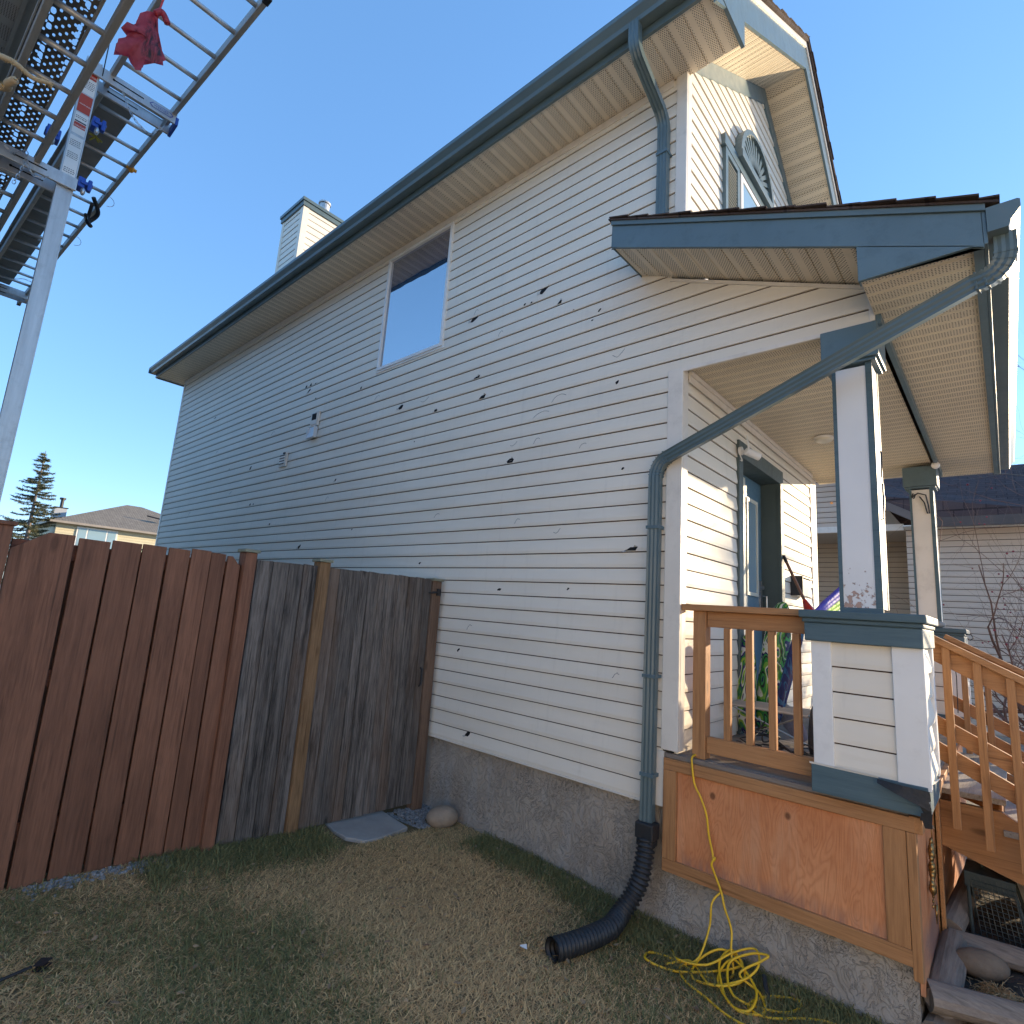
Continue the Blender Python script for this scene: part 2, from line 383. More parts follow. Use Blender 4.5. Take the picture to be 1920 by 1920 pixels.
def clip(poly, a, b, c):
    """keep the part of a 2D polygon where a*u + b*v >= c"""
    out = []
    for i in range(len(poly)):
        p, q = poly[i], poly[(i + 1) % len(poly)]; dp = a * p[0] + b * p[1] - c; dq = a * q[0] + b * q[1] - c
        if dp >= -1e-9: out.append(p)
        if (dp > 1e-9 and dq < -1e-9) or (dp < -1e-9 and dq > 1e-9):
            t = dp / (dp - dq); out.append((p[0] + (q[0] - p[0]) * t, p[1] + (q[1] - p[1]) * t))
    return out
C0, CP = .624, .1086
GAP = .0075
def siding(mb, poly, fr, z0=C0, cp=CP, dep=.015):
    """lapped siding on a convex polygon (u, v); fr(u, v, depth) gives the 3D point. slot 1 is the joint"""
    vmin = min(p[1] for p in poly); vmax = max(p[1] for p in poly)
    k = math.floor((vmin - z0) / cp)
    while z0 + k * cp < vmax:
        a, b = z0 + k * cp, z0 + (k + 1) * cp; d0 = dep if k % 2 == 0 else dep * .72
        pl = clip(clip(poly, 0, 1, a), 0, -1, -(b - GAP))
        if len(pl) > 2:
            mb.m = 0
            # the face: fullest a little above the butt, then running back to the joint above
            lo = clip(pl, 0, -1, -(a + .022)); hi = clip(pl, 0, 1, a + .022)
            f = lambda v: d0 * 1. if v < a + .0221 and v <= a + .022 + 1e-6 and False else None
            def dd(v):
                t = (v - a) / cp
                return d0 * (.86 + .14 * min(1, t / .2)) if t < .2 else d0 - (d0 - .003) * ((t - .2) / .8)
            for q in (lo, hi):
                if len(q) > 2: mb.quad(*[fr(u, v, dd(v)) for u, v in q])
            bot = [p for p in pl if abs(p[1] - a) < 1e-6]
            if len(bot) >= 2:
                u0, u1 = min(p[0] for p in bot), max(p[0] for p in bot)
                mb.m = 0; mb.quad(fr(u0, a, dd(a)), fr(u1, a, dd(a)), fr(u1, a, .001), fr(u0, a, .001))
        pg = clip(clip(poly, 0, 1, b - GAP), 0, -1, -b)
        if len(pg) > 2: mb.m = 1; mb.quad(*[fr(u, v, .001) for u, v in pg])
        k += 1
    mb.m = 0
def ribbed(mb, poly, fr, ax_pitch, off=0., w=.009, dep=.007):
    """ribbed soffit sheet on a convex polygon (u across the ribs, v along them); depth goes up into the sheet"""
    umin = min(p[0] for p in poly); umax = max(p[0] for p in poly); k = math.floor((umin - off) / ax_pitch)
    while off + k * ax_pitch < umax:
        a = off + k * ax_pitch; b = a + ax_pitch
        for lo, hi, d0, d1 in ((a, a + w / 2, dep, 0), (a + w / 2, b - w / 2, 0, 0), (b - w / 2, b, 0, dep)):
            q = clip(clip(poly, 1, 0, lo), -1, 0, -hi)
            if len(q) > 2: mb.quad(*[fr(u, v, d0 + (d1 - d0) * (u - lo) / (hi - lo)) for u, v in q])
        k += 1

WY = 3.3          # plane of the long side wall
FX = -1.531       # plane of the front wall
SZ = 5.725        # underside of the main eave
side_fr = lambda u, v, d: (u, WY - d, v)
front_fr = lambda u, v, d: (FX + d, u, v)

# ------------------------------------------------------------------ ground
def gz(x, y):
    z = .078 - .0426 * x - .052 * y
    z += .035 * math.exp(-((x + .5) ** 2 + (y - 3.3) ** 2) / .15) + .012 * math.sin(x * 3.1 + y) + .008 * math.sin(y * 5.3 - x * 2)
    if x < -3.3 and y > 2.25: z -= .012 * min(1, (-3.3 - x) / .08) * min(1, (y - 2.25) / .1) * (0 if y > 3.0 else 1)
    return z
def gzfar(x, y):
    r = math.hypot(x + 2, y - 2); t = min(1, max(0, (r - 5) / 10)); base = .078 - .0426 * max(-6, min(3, x)) - .052 * max(-2, min(5, y))
    return gz(x, y) * (1 - t) + t * (base * .5 - .05)
def ground():
    xs = sorted(set([-400, -200, -100, -50, -30, -20, -14, -10, -8, -6.5] + [round(-5.4 + .12 * i, 3) for i in range(60)] + [2.2, 3, 4.5, 7, 10, 15, 25, 50, 100, 200, 400]))
    ys = sorted(set([-400, -200, -100, -50, -25, -12, -6, -3, -2] + [round(-1.2 + .12 * i, 3) for i in range(56)] + [6, 7, 8, 10, 13, 18, 25, 50, 100, 200, 400]))
    v = [(x, y, gzfar(x, y) if abs(x) < 30 and abs(y) < 30 else -.1) for x in xs for y in ys]; n = len(ys)
    f = [(i * n + j, (i + 1) * n + j, (i + 1) * n + j + 1, i * n + j + 1) for i in range(len(xs) - 1) for j in range(n - 1)]
    mb = MB(); mb.v = v; mb.f = f; mb.mi = [0] * len(f)
    k = N("lawn soil")
    o = k.mix(k.ramp(k.noise(k.co, 1.2, 5, .6), .35, .65), (.26, .165, .085), (.17, .125, .06))
    o = k.mix(k.ramp(k.noise(k.co, 90, 4, .7), .4, .7, 0, .6), o, (.16, .125, .08))
    x_, y_, z_ = k.xyz(); far = k.math('MAXIMUM', k.ramp(x_, 1.2, 2.4), k.ramp(k.math('ABSOLUTE', y_), 7, 9))
    o = k.mix(far, o, k.mix(k.ramp(k.noise(k.co, 3, 5), .3, .7), (.34, .28, .19), (.44, .38, .28)))
    m = k.done(o, .95, k.noise(k.co, 60, 4), .02, 1., spec=.1)
    struct(mb.build("ground", m, smooth=True, off=0))
ground()

# ------------------------------------------------------------------ our house
H = thing("house", "cream sided two storey house with hail holes and blue grey trim", "house", (-6, 5, 0))
mb = MB(); mb.box(-11.9, -1.6, WY + .022, 6.85, -.6, C0 + .01); mb.box(-1.6, -.395, WY + .02, 6.75, -.6, .35)
mb.build("foundation", m_stucco, H)
# siding, cut round the window
WX0, WX1, WZ0, WZ1 = -5.16, -4.05, 4.25, 5.64
FT = .034
mb = MB()
for p in ([(-11.9, C0), (WX0, C0), (WX0, SZ), (-11.9, SZ)], [(WX0, C0), (WX1, C0), (WX1, WZ0), (WX0, WZ0)], [(WX0, WZ1), (WX1, WZ1), (WX1, SZ), (WX0, SZ)],
          [(WX1, C0), (-1.61, C0), (-1.61, 4.1), (WX1, 4.1)], [(WX1, 4.1), (-1.59, 4.1), (-1.59, SZ), (WX1, SZ)]):
    siding(mb, p, side_fr)
siding(mb, [(-1.612, 3.375), (-.43, 3.375), (-.43, 3.555), (-1.612, 4.045)], side_fr)     # porch gable end
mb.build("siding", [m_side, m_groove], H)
# sheathing core: walls behind the siding
mb = MB(); mb.box(-11.88, FX - .3, WY + .003, WY + .02, C0, SZ); mb.box(-11.88, -11.86, WY + .02, 6.8, C0, SZ)
mb.box(-11.88, FX - .3, 6.8, 6.83, C0, SZ); mb.prism([(WY + .003, SZ), (6.83, SZ), (5.07, 7.05)], 'x', -11.88, -11.86)
mb.build("rear_wall", m_side4, H)
mb = MB()
GA = (5.06, 7.12)
# upper front gable wall, cut round window + arch block
UW = (3.99, 5.45, 4.6, 5.72)
s_l = (GA[1] - 5.93) / (GA[0] - WY)
for p in ([(WY, 3.37), (UW[0], 3.37), (UW[0], GA[1] - s_l * (GA[0] - UW[0])), (WY, 5.93)], [(UW[0], 3.37), (UW[1], 3.37), (UW[1], UW[2]), (UW[0], UW[2])],
          [(UW[0], UW[3]), (UW[1], UW[3]), (UW[1], GA[1] - .775 * (UW[1] - GA[0])), GA, (UW[0], GA[1] - s_l * (GA[0] - UW[0]))],
          [(UW[1], 3.37), (6.83, 3.37), (6.83, GA[1] - .775 * (6.83 - GA[0])), (UW[1], GA[1] - .775 * (UW[1] - GA[0]))],
          [(WY, .95), (4.30, .95), (4.30, 3.37), (WY, 3.37)], [(4.30, 3.165), (5.46, 3.165), (5.46, 3.37), (4.30, 3.37)], [(5.46, .95), (6.55, .95), (6.55, 3.37), (5.46, 3.37)]):
    siding(mb, p, front_fr)
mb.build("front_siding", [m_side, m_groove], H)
mb = MB(); mb.box(FX - .3, FX - .28, WY, 6.83, .6, SZ); mb.box(FX - .02, FX, WY + .02, 4.3, .6, 3.4); mb.box(FX - .02, FX, 5.46, 6.8, .6, 3.4)
mb.box(FX - .02, FX, WY + .02, UW[0], 3.4, SZ); mb.box(FX - .02, FX, UW[1], 6.8, 3.4, SZ); mb.box(-11.8, FX + .001, 6.50, 6.556, .6, 3.6); mb.box(FX - .3, FX, 6.56, 6.83, 3.39, SZ)
mb.prism([(WY + .02, SZ), (6.8, SZ), (6.8, 5.75), (GA[0], 7.08), (WY + .02, 5.9)], 'x', FX - .2, FX - .003)
mb.build("front_wall_core", m_side, H)
# corner posts
mb = MB()
def post_l(z0, z1, xl, out=.02): mb.box(xl, FX + out, WY - out, WY + .003, z0, z1); mb.box(FX + .001, FX + out, WY + .0035, WY + .07, z0, z1)
post_l(.94, 3.372, -1.619); post_l(4.15, SZ, -1.594)
mb.box(-11.93, -11.86, WY - .018, WY + .06, C0 + .01, SZ); mb.box(FX - .0, FX + .02, 6.5, 6.56, .95, 3.37); mb.box(-.455, -.43 + .004, WY - .018, WY + .02, 3.37, 3.55)
mb.split("corner_post", m_trimw, H, .004)
mb = MB(); mb.box(-1.66, -1.6, WY - .016, WY + .01, C0 - .006, .93); mb.box(-11.9, -1.66, WY - .018, WY + .001, C0 - .012, C0 - .001)
mb.box(-1.62, -.44, WY - .019, WY - .001, 3.345, 3.372)
mb.beam((-1.612, WY - .012, 4.04 + .012), (-.43, WY - .012, 3.55 + .012), .02, .022, (0, 0, 1))
mb.box(-11.9, -1.62, WY - .022, WY - .001, SZ - .065, SZ - .002)
mb.split("edge_trim", m_trimw, H, .002)
# main eave soffit
mb = MB()
ribbed(mb, [(-12.2, 2.875), (-1.125, 2.875), (-1.125, WY + .03), (-12.2, WY + .03)], lambda u, v, d: (u, v, SZ + d), .122, -1.255 - .122 * 100)
mb.build("soffit", m_sof_x, H)
mb = MB(); ribbed(mb, [(WY + .03, -12.2), (6.9, -12.2), (6.9, -11.9), (WY + .03, -11.9)], lambda u, v, d: (v, u, SZ + d + .001 + (u - WY) * 0), .122)
mb.build("rear_soffit", m_sof_y, H)
mb = MB(); mb.box(-12.22, -1.10, 2.85, 2.874, SZ - .02, SZ + .17); mb.box(-12.24, -12.2, 2.874, 6.9, SZ - .02, SZ + .15)
mb.build("fascia", m_blue2, H, bevel=.002)
# K-style gutter, swept along the eave
def kg(x0, x1, y, z, w=.12, h=.115):
    m = MB(); pr = [(y, z), (y - w * .62, z), (y - w * .70, z + h * .25), (y - w * .98, z + h * .62), (y - w, z + h * .68), (y - w, z + h * .95), (y - w * .92, z + h)]
    inn = [(y - w * .92, z + h - .004), (y - w * .94, z + h * .7), (y - w * .66, z + h * .22), (y - w * .58, z + .006), (y - .006, z + .006), (y - .006, z + h)]
    m.prism(pr + inn, 'x', x0, x1); m.box(x0 - .002, x0, y - w, y, z, z + h); m.box(x1, x1 + .002, y - w, y, z, z + h)
    return m
kg(-12.24, -1.09, 2.846, SZ + .04).build("gutter", m_blue2, H)
# main roof with ragged shingle ends: slopes up from both eaves to the ridge
RID = (5.10, 7.42)
sl, sr = (RID[1] - (SZ + .17)) / (RID[0] - 2.85), .775
mb = MB(); T = .035
X1 = -1.125
mb.prism([(2.80, SZ + .155), (RID[0], RID[1]), (7.1, RID[1] - sr * (7.1 - RID[0])), (7.1, RID[1] - sr * (7.1 - RID[0]) + T), (RID[0], RID[1] + T), (2.80, SZ + .155 + T)], 'x', -12.26, X1 + .03)
rg = random.Random(3)
for sg, yA, yB, sl_ in ((1, 2.80, RID[0], sl), (-1, 7.1, RID[0], sr)):
    n_ = int(abs(yB - yA) / .135) + 1
    for i in range(n_):
        ya = yA + sg * i * .135; yb_ = yA + sg * min((i + 1) * .135 + .01, abs(yB - yA)); za, zb = RID[1] - sl_ * abs(RID[0] - ya) + T, RID[1] - sl_ * abs(RID[0] - yb_) + T
        xe = X1 + .036 + rg.uniform(-.004, .010)
        mb.prism([(ya, za + .006), (yb_, zb + .001), (yb_, zb + .006), (ya, za + .015)], 'x', -12.27, xe)
mb.build("roof", m_shin, H)
# rake: fascia, drip edge, sloping soffit, frieze on the wall
mb = MB()
def rake(m, x0, x1, dz0, dz1):
    zl = lambda y: RID[1] - sl * (RID[0] - y); zr = lambda y: RID[1] - sr * (y - RID[0])
    m.prism([(2.85, zl(2.85) + dz0), (RID[0], RID[1] + dz0), (RID[0], RID[1] + dz1), (2.85, zl(2.85) + dz1)], 'x', x0, x1)
    m.prism([(RID[0], RID[1] + dz0), (7.08, zr(7.08) + dz0), (7.08, zr(7.08) + dz1), (RID[0], RID[1] + dz1)], 'x', x0, x1)
rake(mb, X1 - .02, X1, -.30, -.06); mb.build("rake_fascia", m_blue, H)
mb = MB(); rake(mb, X1 - .03, X1 + .012, -.06, -.002); mb.build("drip_edge", m_trimw, H)
mb = MB(); mb.box(X1 - .02, X1 + .004, 2.852, WY + .05, SZ - .015, SZ + .30); mb.build("eave_return", m_blue, H)
zl = lambda y, o=0: RID[1] - sl * (RID[0] - y) + o; zr = lambda y, o=0: RID[1] - sr * (y - RID[0]) + o
mb = MB()
ribbed(mb, [(WY + .02, FX), (RID[0], FX), (RID[0], X1 - .021), (WY + .02, X1 - .021)], lambda u, v, d: (v, u, zl(u, -.285) + d), .115)
ribbed(mb, [(RID[0], FX), (7.0, FX), (7.0, X1 - .021), (RID[0], X1 - .021)], lambda u, v, d: (v, u, zr(u, -.285) + d), .115)
mb.build("rake_soffit", m_sof_y, H)
mb = MB()
mb.prism([(WY, zl(WY, -.44)), (RID[0] - .02, zl(RID[0] - .02, -.46)), (RID[0] - .02, zl(RID[0] - .02, -.286)), (WY, zl(WY, -.286))], 'x', FX + .001, FX + .024)
mb.prism([(RID[0] - .02, zl(RID[0] - .02, -.46)), (6.9, zr(6.9, -.38)), (6.9, zr(6.9, -.286)), (RID[0], zr(RID[0], -.286)), (RID[0] - .02, zl(RID[0] - .02, -.286))], 'x', FX + .001, FX + .0235)
mb.build("frieze_board", m_blue, H)
# side window
w = MB(); w.box(WX0, WX0 + FT, WY - .03, WY + .02, WZ0, WZ1); w.box(WX1 - FT, WX1, WY - .03, WY + .02, WZ0, WZ1)
w.box(WX0 + FT, WX1 - FT, WY - .03, WY + .02, WZ0, WZ0 + FT); w.box(WX0 + FT, WX1 - FT, WY - .03, WY + .02, WZ1 - FT, WZ1)
w.box(WX0 - .012, WX1 + .012, WY - .02, WY - .002, WZ0 - .022, WZ0 - .001)
wf = w.build("window", m_white, H, bevel=.003)
w = MB(); w.box(WX0 + FT, WX1 - FT, WY - .004, WY + .004, WZ0 + FT, WZ1 - FT); w.build("pane", m_glass, wf)
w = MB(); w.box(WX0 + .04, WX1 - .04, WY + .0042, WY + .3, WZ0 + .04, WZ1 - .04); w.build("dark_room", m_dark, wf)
# upper front window: frame, shutters, half round louvre
w = MB(); w.box(FX, FX + .03, 4.33, 5.11, UW[2], UW[3] - .1)
w.box(FX, FX + .045, 3.96, 5.47, 5.615, 5.72)
uf = w.build("front_window", m_blue, H, bevel=.003)
w = MB()
for a, b in ((4.34, 4.39), (5.05, 5.10)): w.box(FX + .0305, FX + .042, a, b, UW[2], 5.6)
w.box(FX + .0305, FX + .042, 4.39, 5.05, 5.55, 5.6); w.build("frame", m_white, uf)
w = MB(); w.box(FX + .0302, FX + .036, 4.39, 5.05, UW[2], 5.55); w.build("pane", m_glassb, uf)
for a, b in ((3.99, 4.31), (5.12, 5.44)):
    w = MB(); w.box(FX + .002, FX + .04, a, a + .05, UW[2], 5.612); w.box(FX + .002, FX + .04, b - .05, b, UW[2], 5.612); w.box(FX + .002, FX + .04, a + .05, b - .05, 5.56, 5.612)
    w.box(FX + .002, FX + .012, a + .05, b - .05, UW[2], 5.56); z = UW[2]
    while z < 5.54: w.beam((FX + .025, a + .05, z), (FX + .025, b - .05, z), .028, .006, (.7, 0, .7)); z += .032
    w.build("shutter", m_blue, uf)
AC = (4.72, 5.735); ar = .465
w = MB(); k = 26
ring = [(AC[0] + ar * math.cos(math.pi * i / k), AC[1] + ar * math.sin(math.pi * i / k)) for i in range(k + 1)]
rin = [(AC[0] + (ar - .07) * math.cos(math.pi * i / k), AC[1] + .03 + (ar - .07) * math.sin(math.pi * i / k)) for i in range(k + 1)]
for i in range(k): w.prism([ring[i], ring[i + 1], rin[i + 1], rin[i]], 'x', FX + .005, FX + .075)
w.prism([(AC[0] - ar, AC[1] - .04), (AC[0] + ar, AC[1] - .04), (AC[0] + ar, AC[1] + .03), (AC[0] - ar, AC[1] + .03)], 'x', FX + .0056, FX + .085)
af = w.build("half_round_louvre", m_blue, H, bevel=.002)
w = MB()
for i in range(15):
    a = math.pi * (i + .5) / 15
    w.beam((FX + .045, AC[0] + .07 * math.cos(a), AC[1] + .05 + .07 * math.sin(a)), (FX + .045, AC[0] + (ar - .07) * math.cos(a), AC[1] + .03 + (ar - .07) * math.sin(a)), .04, .012, (1, 0, 0))
w.prism(ring, 'x', FX + .004, FX + .016); w.build("fan_blade", m_blue2, af)

# porch roof -----------------------------------------------------------
PY0, PY1 = 2.873, 7.25; ps = -.42
rb = lambda x: 4.161 + ps * (x + 1.834)               # bottom of the rake board
mb = MB()
mb.prism([(-1.845, rb(-1.845)), (.03, rb(.03)), (.03, rb(.03) + .165), (-1.845, rb(-1.845) + .165)], 'y', PY0, PY0 + .02)
mb.prism([(-.437, rb(-.437) - .001), (.03, rb(.03) - .001), (.03, 3.392), (-.435, 3.384)][::-1], 'y', PY0 + .001, PY0 + .019)
mb.prism([(-1.845, rb(-1.845)), (.03, rb(.03)), (.03, rb(.03) + .165), (-1.845, rb(-1.845) + .165)], 'y', PY1 - .02, PY1)
mb.box(-1.852, -1.846, PY0 + .002, WY - .003, rb(-1.85) + .001, rb(-1.85) + .16); mb.box(.031, .045, PY0, PY1, 3.385, 3.545)
mb.box(-.436, -.428, PY0 + .0205, PY0 + .06, 3.386, 3.575)
pf = mb.build("porch_fascia", m_blue, H, bevel=.002)
mb = MB(); mb.prism([(-1.853, rb(-1.853) + .1655), (.045, rb(.045) + .1655), (.045, rb(.045) + .205), (-1.853, rb(-1.853) + .205)], 'y', PY0 - .012, PY0 + .03); mb.build("drip_edge", m_blue2, H)
mb = MB(); zt = lambda x: rb(x) + .197
mb.prism([(-1.87, zt(-1.87)), (.09, zt(.09)), (.09, zt(.09) + .012), (-1.87, zt(-1.87) + .012)], 'y', PY0 - .02, WY - .018)
mb.prism([(FX + .03, zt(FX + .03)), (.09, zt(.09)), (.09, zt(.09) + .012), (FX + .03, zt(FX + .03) + .012)], 'y', WY - .018, PY1 + .02)
x = -1.86; rg = random.Random(5)
while x < .08:
    x2 = min(x + .145, .09); e = rg.uniform(0, .012); e2 = rg.uniform(-.018, .0)
    ylim = WY - .02 if x < FX + .03 else PY1 + .02
    mb.prism([(x, zt(x) + .013), (x2 + .004, zt(x2) + .022), (x2 + .004, zt(x2) + .031), (x, zt(x) + .02)], 'y', PY0 - .024 + e2, ylim); x += .145
mb.build("porch_shingles", m_shin, H)
mb = MB(); sb = lambda u: rb(u) + .012
ribbed(mb, [(-1.845, PY0 + .02), (-.436, PY0 + .02), (-.436, WY - .002), (-1.845, WY - .002)], lambda u, v, d: (u, v, sb(u) + d), .112)
mb.build("porch_rake_soffit", m_sof_x, H)
mb = MB()
ribbed(mb, [(PY0 + .0205, -.428), (PY1 - .02, -.428), (PY1 - .02, .03), (PY0 + .0205, .03)], lambda u, v, d: (v, u, 3.398 + d), .102)
ribbed(mb, [(WY + .021, FX), (6.95, FX), (6.95, -.455), (WY + .021, -.455)], lambda u, v, d: (v, u, 3.378 + d), .102)
mb.build("porch_ceiling", m_sof_y, H)
mb = MB(); mb.box(FX, -.46, 6.96, 6.98, 3.372, 4.05); mb.build("porch_end_wall", m_side, H)
mb = MB(); mb.box(-.425, -.4, WY - .02, 6.98, 3.345, 3.42); mb.box(-.005, .03, PY0 + .021, PY1 - .021, 3.380, 3.396); mb.split("beam_trim", m_blue, H)
mb = MB(); mb.box(FX + .022, FX + .045, WY + .07, 6.5, 3.345, 3.376); mb.box(FX + .022, FX + .03, WY + .07, 6.5, 3.30, 3.344); mb.split("ceiling_moulding", m_trimw, H)
# porch gutter along the front edge
def kgx(y0, y1, x, z, w=.11, h=.115):
    m = MB(); pr = [(x, z), (x + w * .62, z), (x + w * .70, z + h * .25), (x + w * .98, z + h * .62), (x + w, z + h * .68), (x + w, z + h * .95), (x + w * .92, z + h)]
    inn = [(x + w * .92, z + h - .004), (x + w * .94, z + h * .7), (x + w * .66, z + h * .22), (x + w * .58, z + .006), (x + .006, z + .006), (x + .006, z + h)]
    m.prism(pr + inn, 'y', y0, y1); m.prism(pr + [(x, z + h)], 'y', y0 - .003, y0); m.prism(pr + [(x, z + h)], 'y', y1, y1 + .003); return m
kgx(PY0 - .01, PY1 + .01, .0455, 3.43).build("porch_gutter", m_blue2, H)
# ceiling light
mb = MB(); mb.cyl((-1.1, 5.22, 3.374), .075, -.02, 24); cl = mb.build("ceiling_light", m_white, H, smooth=False)
k = N("frosted glass shade"); fm = k.done((.7, .66, .55), .3, None); mb = MB(); mb.ball((-1.1, 5.22, 3.352), .07, 20, 10, (1, 1, .42)); mb.build("shade", fm, cl, smooth=True)
# chimney
CH = (-9.93, -9.13, 3.9, 4.68)
mb = MB(); siding(mb, [(CH[0], 6.2), (CH[1], 6.2), (CH[1], 8.70), (CH[0], 8.70)], lambda u, v, d: (u, CH[2] - d, v), cp=.125)
siding(mb, [(CH[2], 6.2), (CH[3], 6.2), (CH[3], 8.70), (CH[2], 8.70)], lambda u, v, d: (CH[1] + d, u, v), cp=.125)
mb.m = 0; mb.box(CH[0], CH[1] - .002, CH[2] + .002, CH[3], 6.2, 8.70)
mb.box(CH[1] - .09, CH[1] + .018, CH[2] - .018, CH[2] - .001, 6.2, 8.70); mb.box(CH[1] + .001, CH[1] + .0178, CH[2], CH[2] + .09, 6.2, 8.70); mb.box(CH[0] - .01, CH[0] + .07, CH[2] - .018, CH[2] - .001, 6.2, 8.70)
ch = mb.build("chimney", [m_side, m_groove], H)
mb = MB(); mb.box(CH[0] - .04, CH[1] + .04, CH[2] - .04, CH[3] + .04, 8.701, 8.79); mb.box(CH[0] - .06, CH[1] + .06, CH[2] - .06, CH[3] + .06, 8.7905, 8.85); mb.build("cap", m_blue2, ch)
mb = MB(); c = (-9.45, 4.42); mb.cyl((c[0], c[1], 8.85), .07, .22, 18); mb.cyl((c[0], c[1], 9.03), .13, .03, 18); mb.cyl((c[0], c[1], 9.08), .095, .13, 18); mb.cyl((c[0], c[1], 9.22), .115, .03, 18); mb.cyl((c[0], c[1], 9.21), .06, .05, 12)
mb.build("flue", m_alu, ch)
# door
mb = MB()
for a, b, c, d in ((4.30, 4.39, .93, 3.16), (5.37, 5.46, .93, 3.16), (4.39, 5.37, 3.03, 3.16)): mb.box(FX - .001, FX + .028, a, b, c, d)
mb.box(FX - .17, FX - .0015, 5.38, 5.40, .93, 3.05); mb.box(FX - .17, FX - .0015, 4.37, 4.385, .93, 3.05); mb.box(FX - .17, FX - .0015, 4.385, 5.38, 3.035, 3.05)
dr = mb.build("door", plain("dark green grey door trim", (.075, .105, .105), .5, .1), H, bevel=.003)
mb = MB(); mb.box(FX - .19, FX - .15, 4.39, 5.375, .94, 3.03); mb.build("door_leaf", plain("blue door paint", (.10, .19, .26), .4, .06), dr)
mb = MB(); mb.box(FX - .149, FX - .135, 4.955, 4.985, 1.97, 2.84); mb.box(FX - .149, FX - .135, 5.215, 5.245, 1.97, 2.84); mb.box(FX - .149, FX - .135, 4.985, 5.215, 1.97, 2.0); mb.box(FX - .149, FX - .135, 4.985, 5.215, 2.81, 2.84)
mb.box(FX - .149, FX - .140, 4.70, 4.925, 1.3, 3.0)
mb.build("glass_frame", plain("pale cream frame", (.66, .64, .54), .4, .05), dr)
mb = MB(); mb.box(FX - .1485, FX - .143, 4.985, 5.215, 2.0, 2.81); mb.build("glass", m_glassb, dr)
mb = MB(); mb.box(FX - .149, FX - .135, 5.30, 5.345, 1.80, 2.12); mb.tube([(FX - .13, 5.32, 1.98), (FX - .09, 5.32, 1.98), (FX - .09, 5.32, 1.82), (FX - .13, 5.32, 1.82)], .008, 8); mb.cyl((FX - .134, 5.32, 2.06), .018, .02, 12, 'x')
mb.build("handle", m_steel, dr)
# vents on the side wall
def vent(cx, cz, w, h, name, lbl):
    m = MB(); y = WY - .013; m.box(cx - w / 2, cx + w / 2, y - .022, y, cz, cz + h)
    m.box(cx - w / 2 + .02, cx + w / 2 - .02, y - .030, y - .0225, cz + .02, cz + h - .02)
    o = lab(m.build("wall_vent", m_trimw, H, bevel=.003), lbl)
    return o
v1 = vent(-6.42, 3.82, .19, .19, "v", "white wall vent with a broken open hood")
m = MB(); m.box(-6.47, -6.36, WY - .0445, WY - .0435, 3.90, 3.985); m.build("opening", m_dark, v1)
m = MB(); m.box(-6.51, -6.33, WY - .07, WY - .034, 3.66, 3.67); m.box(-6.51, -6.50, WY - .07, WY - .02, 3.671, 3.80); m.box(-6.34, -6.33, WY - .07, WY - .02, 3.671, 3.80)
m.prism([(WY - .07, 3.671), (WY - .064, 3.671), (WY - .03, 3.81), (WY - .036, 3.81)], 'x', -6.499, -6.341)
k = N("cloudy plastic hood"); m.build("hood", k.done((.62, .64, .66), .3, None), v1)
v2 = vent(-7.14, 3.38, .19, .2, "v", "small white louvred wall vent with a missing slat")
m = MB()
for i in range(4): m.box(-7.21, -7.07, WY - .0455, WY - .0435, 3.41 + i * .038, 3.423 + i * .038)
m.box(-7.13, -7.06, WY - .046, WY - .0438, 3.545, 3.57); m.build("slot", m_dark, v2)

# hail damage: torn holes with curled lips, and hairline cracks
HOLES = [(-2.775, 4.405, .075), (-3.622, 4.411, .075), (-2.604, 4.208, .055), (-3.515, 3.774, .062), (-3.422, 3.557, .072), (-4.638, 3.726, .06), (-4.061, 3.571, .045),
 (-2.977, 4.335, .02), (-2.904, 4.32, .024), (-3.023, 2.922, .07), (-1.862, 2.147, .075), (-2.022, 3.388, .028), (-3.274, .711, .055), (-3.464, 1.342, .028), (-3.046, 1.859, .03),
 (-6.812, 4.434, .05), (-6.688, 4.443, .05), (-6.71, 4.366, .06), (-6.563, 4.436, .03), (-8.18, 3.49, .05), (-6.412, 2.287, .05), (-9.944, 4.601, .04), (-8.006, 2.933, .04), (-7.9, 2.93, .03),
 (-5.765, 3.048, .035), (-7.291, 2.609, .035), (-4.079, 2.074, .025), (-2.369, 1.881, .02), (-2.203, 4.021, .025), (-2.0, 4.732, .04), (-2.1, 4.514, .03), (-2.268, 3.961, .018), (-8.972, 3.569, .02), (-6.508, 4.218, .03), (-2.45, 4.1, .022), (-5.45, 4.12, .03), (-4.35, 3.3, .018), (-1.95, 2.73, .02), (-5.3, 2.45, .02), (-9.2, 2.2, .03)]
def face_d(z):
    k = math.floor((z - C0) / CP); t = (z - C0) / CP - k; d0 = .015 if k % 2 == 0 else .0108
    return d0 * (.86 + .14 * min(1, t / .2)) if t < .2 else d0 - (d0 - .003) * ((t - .2) / .8)
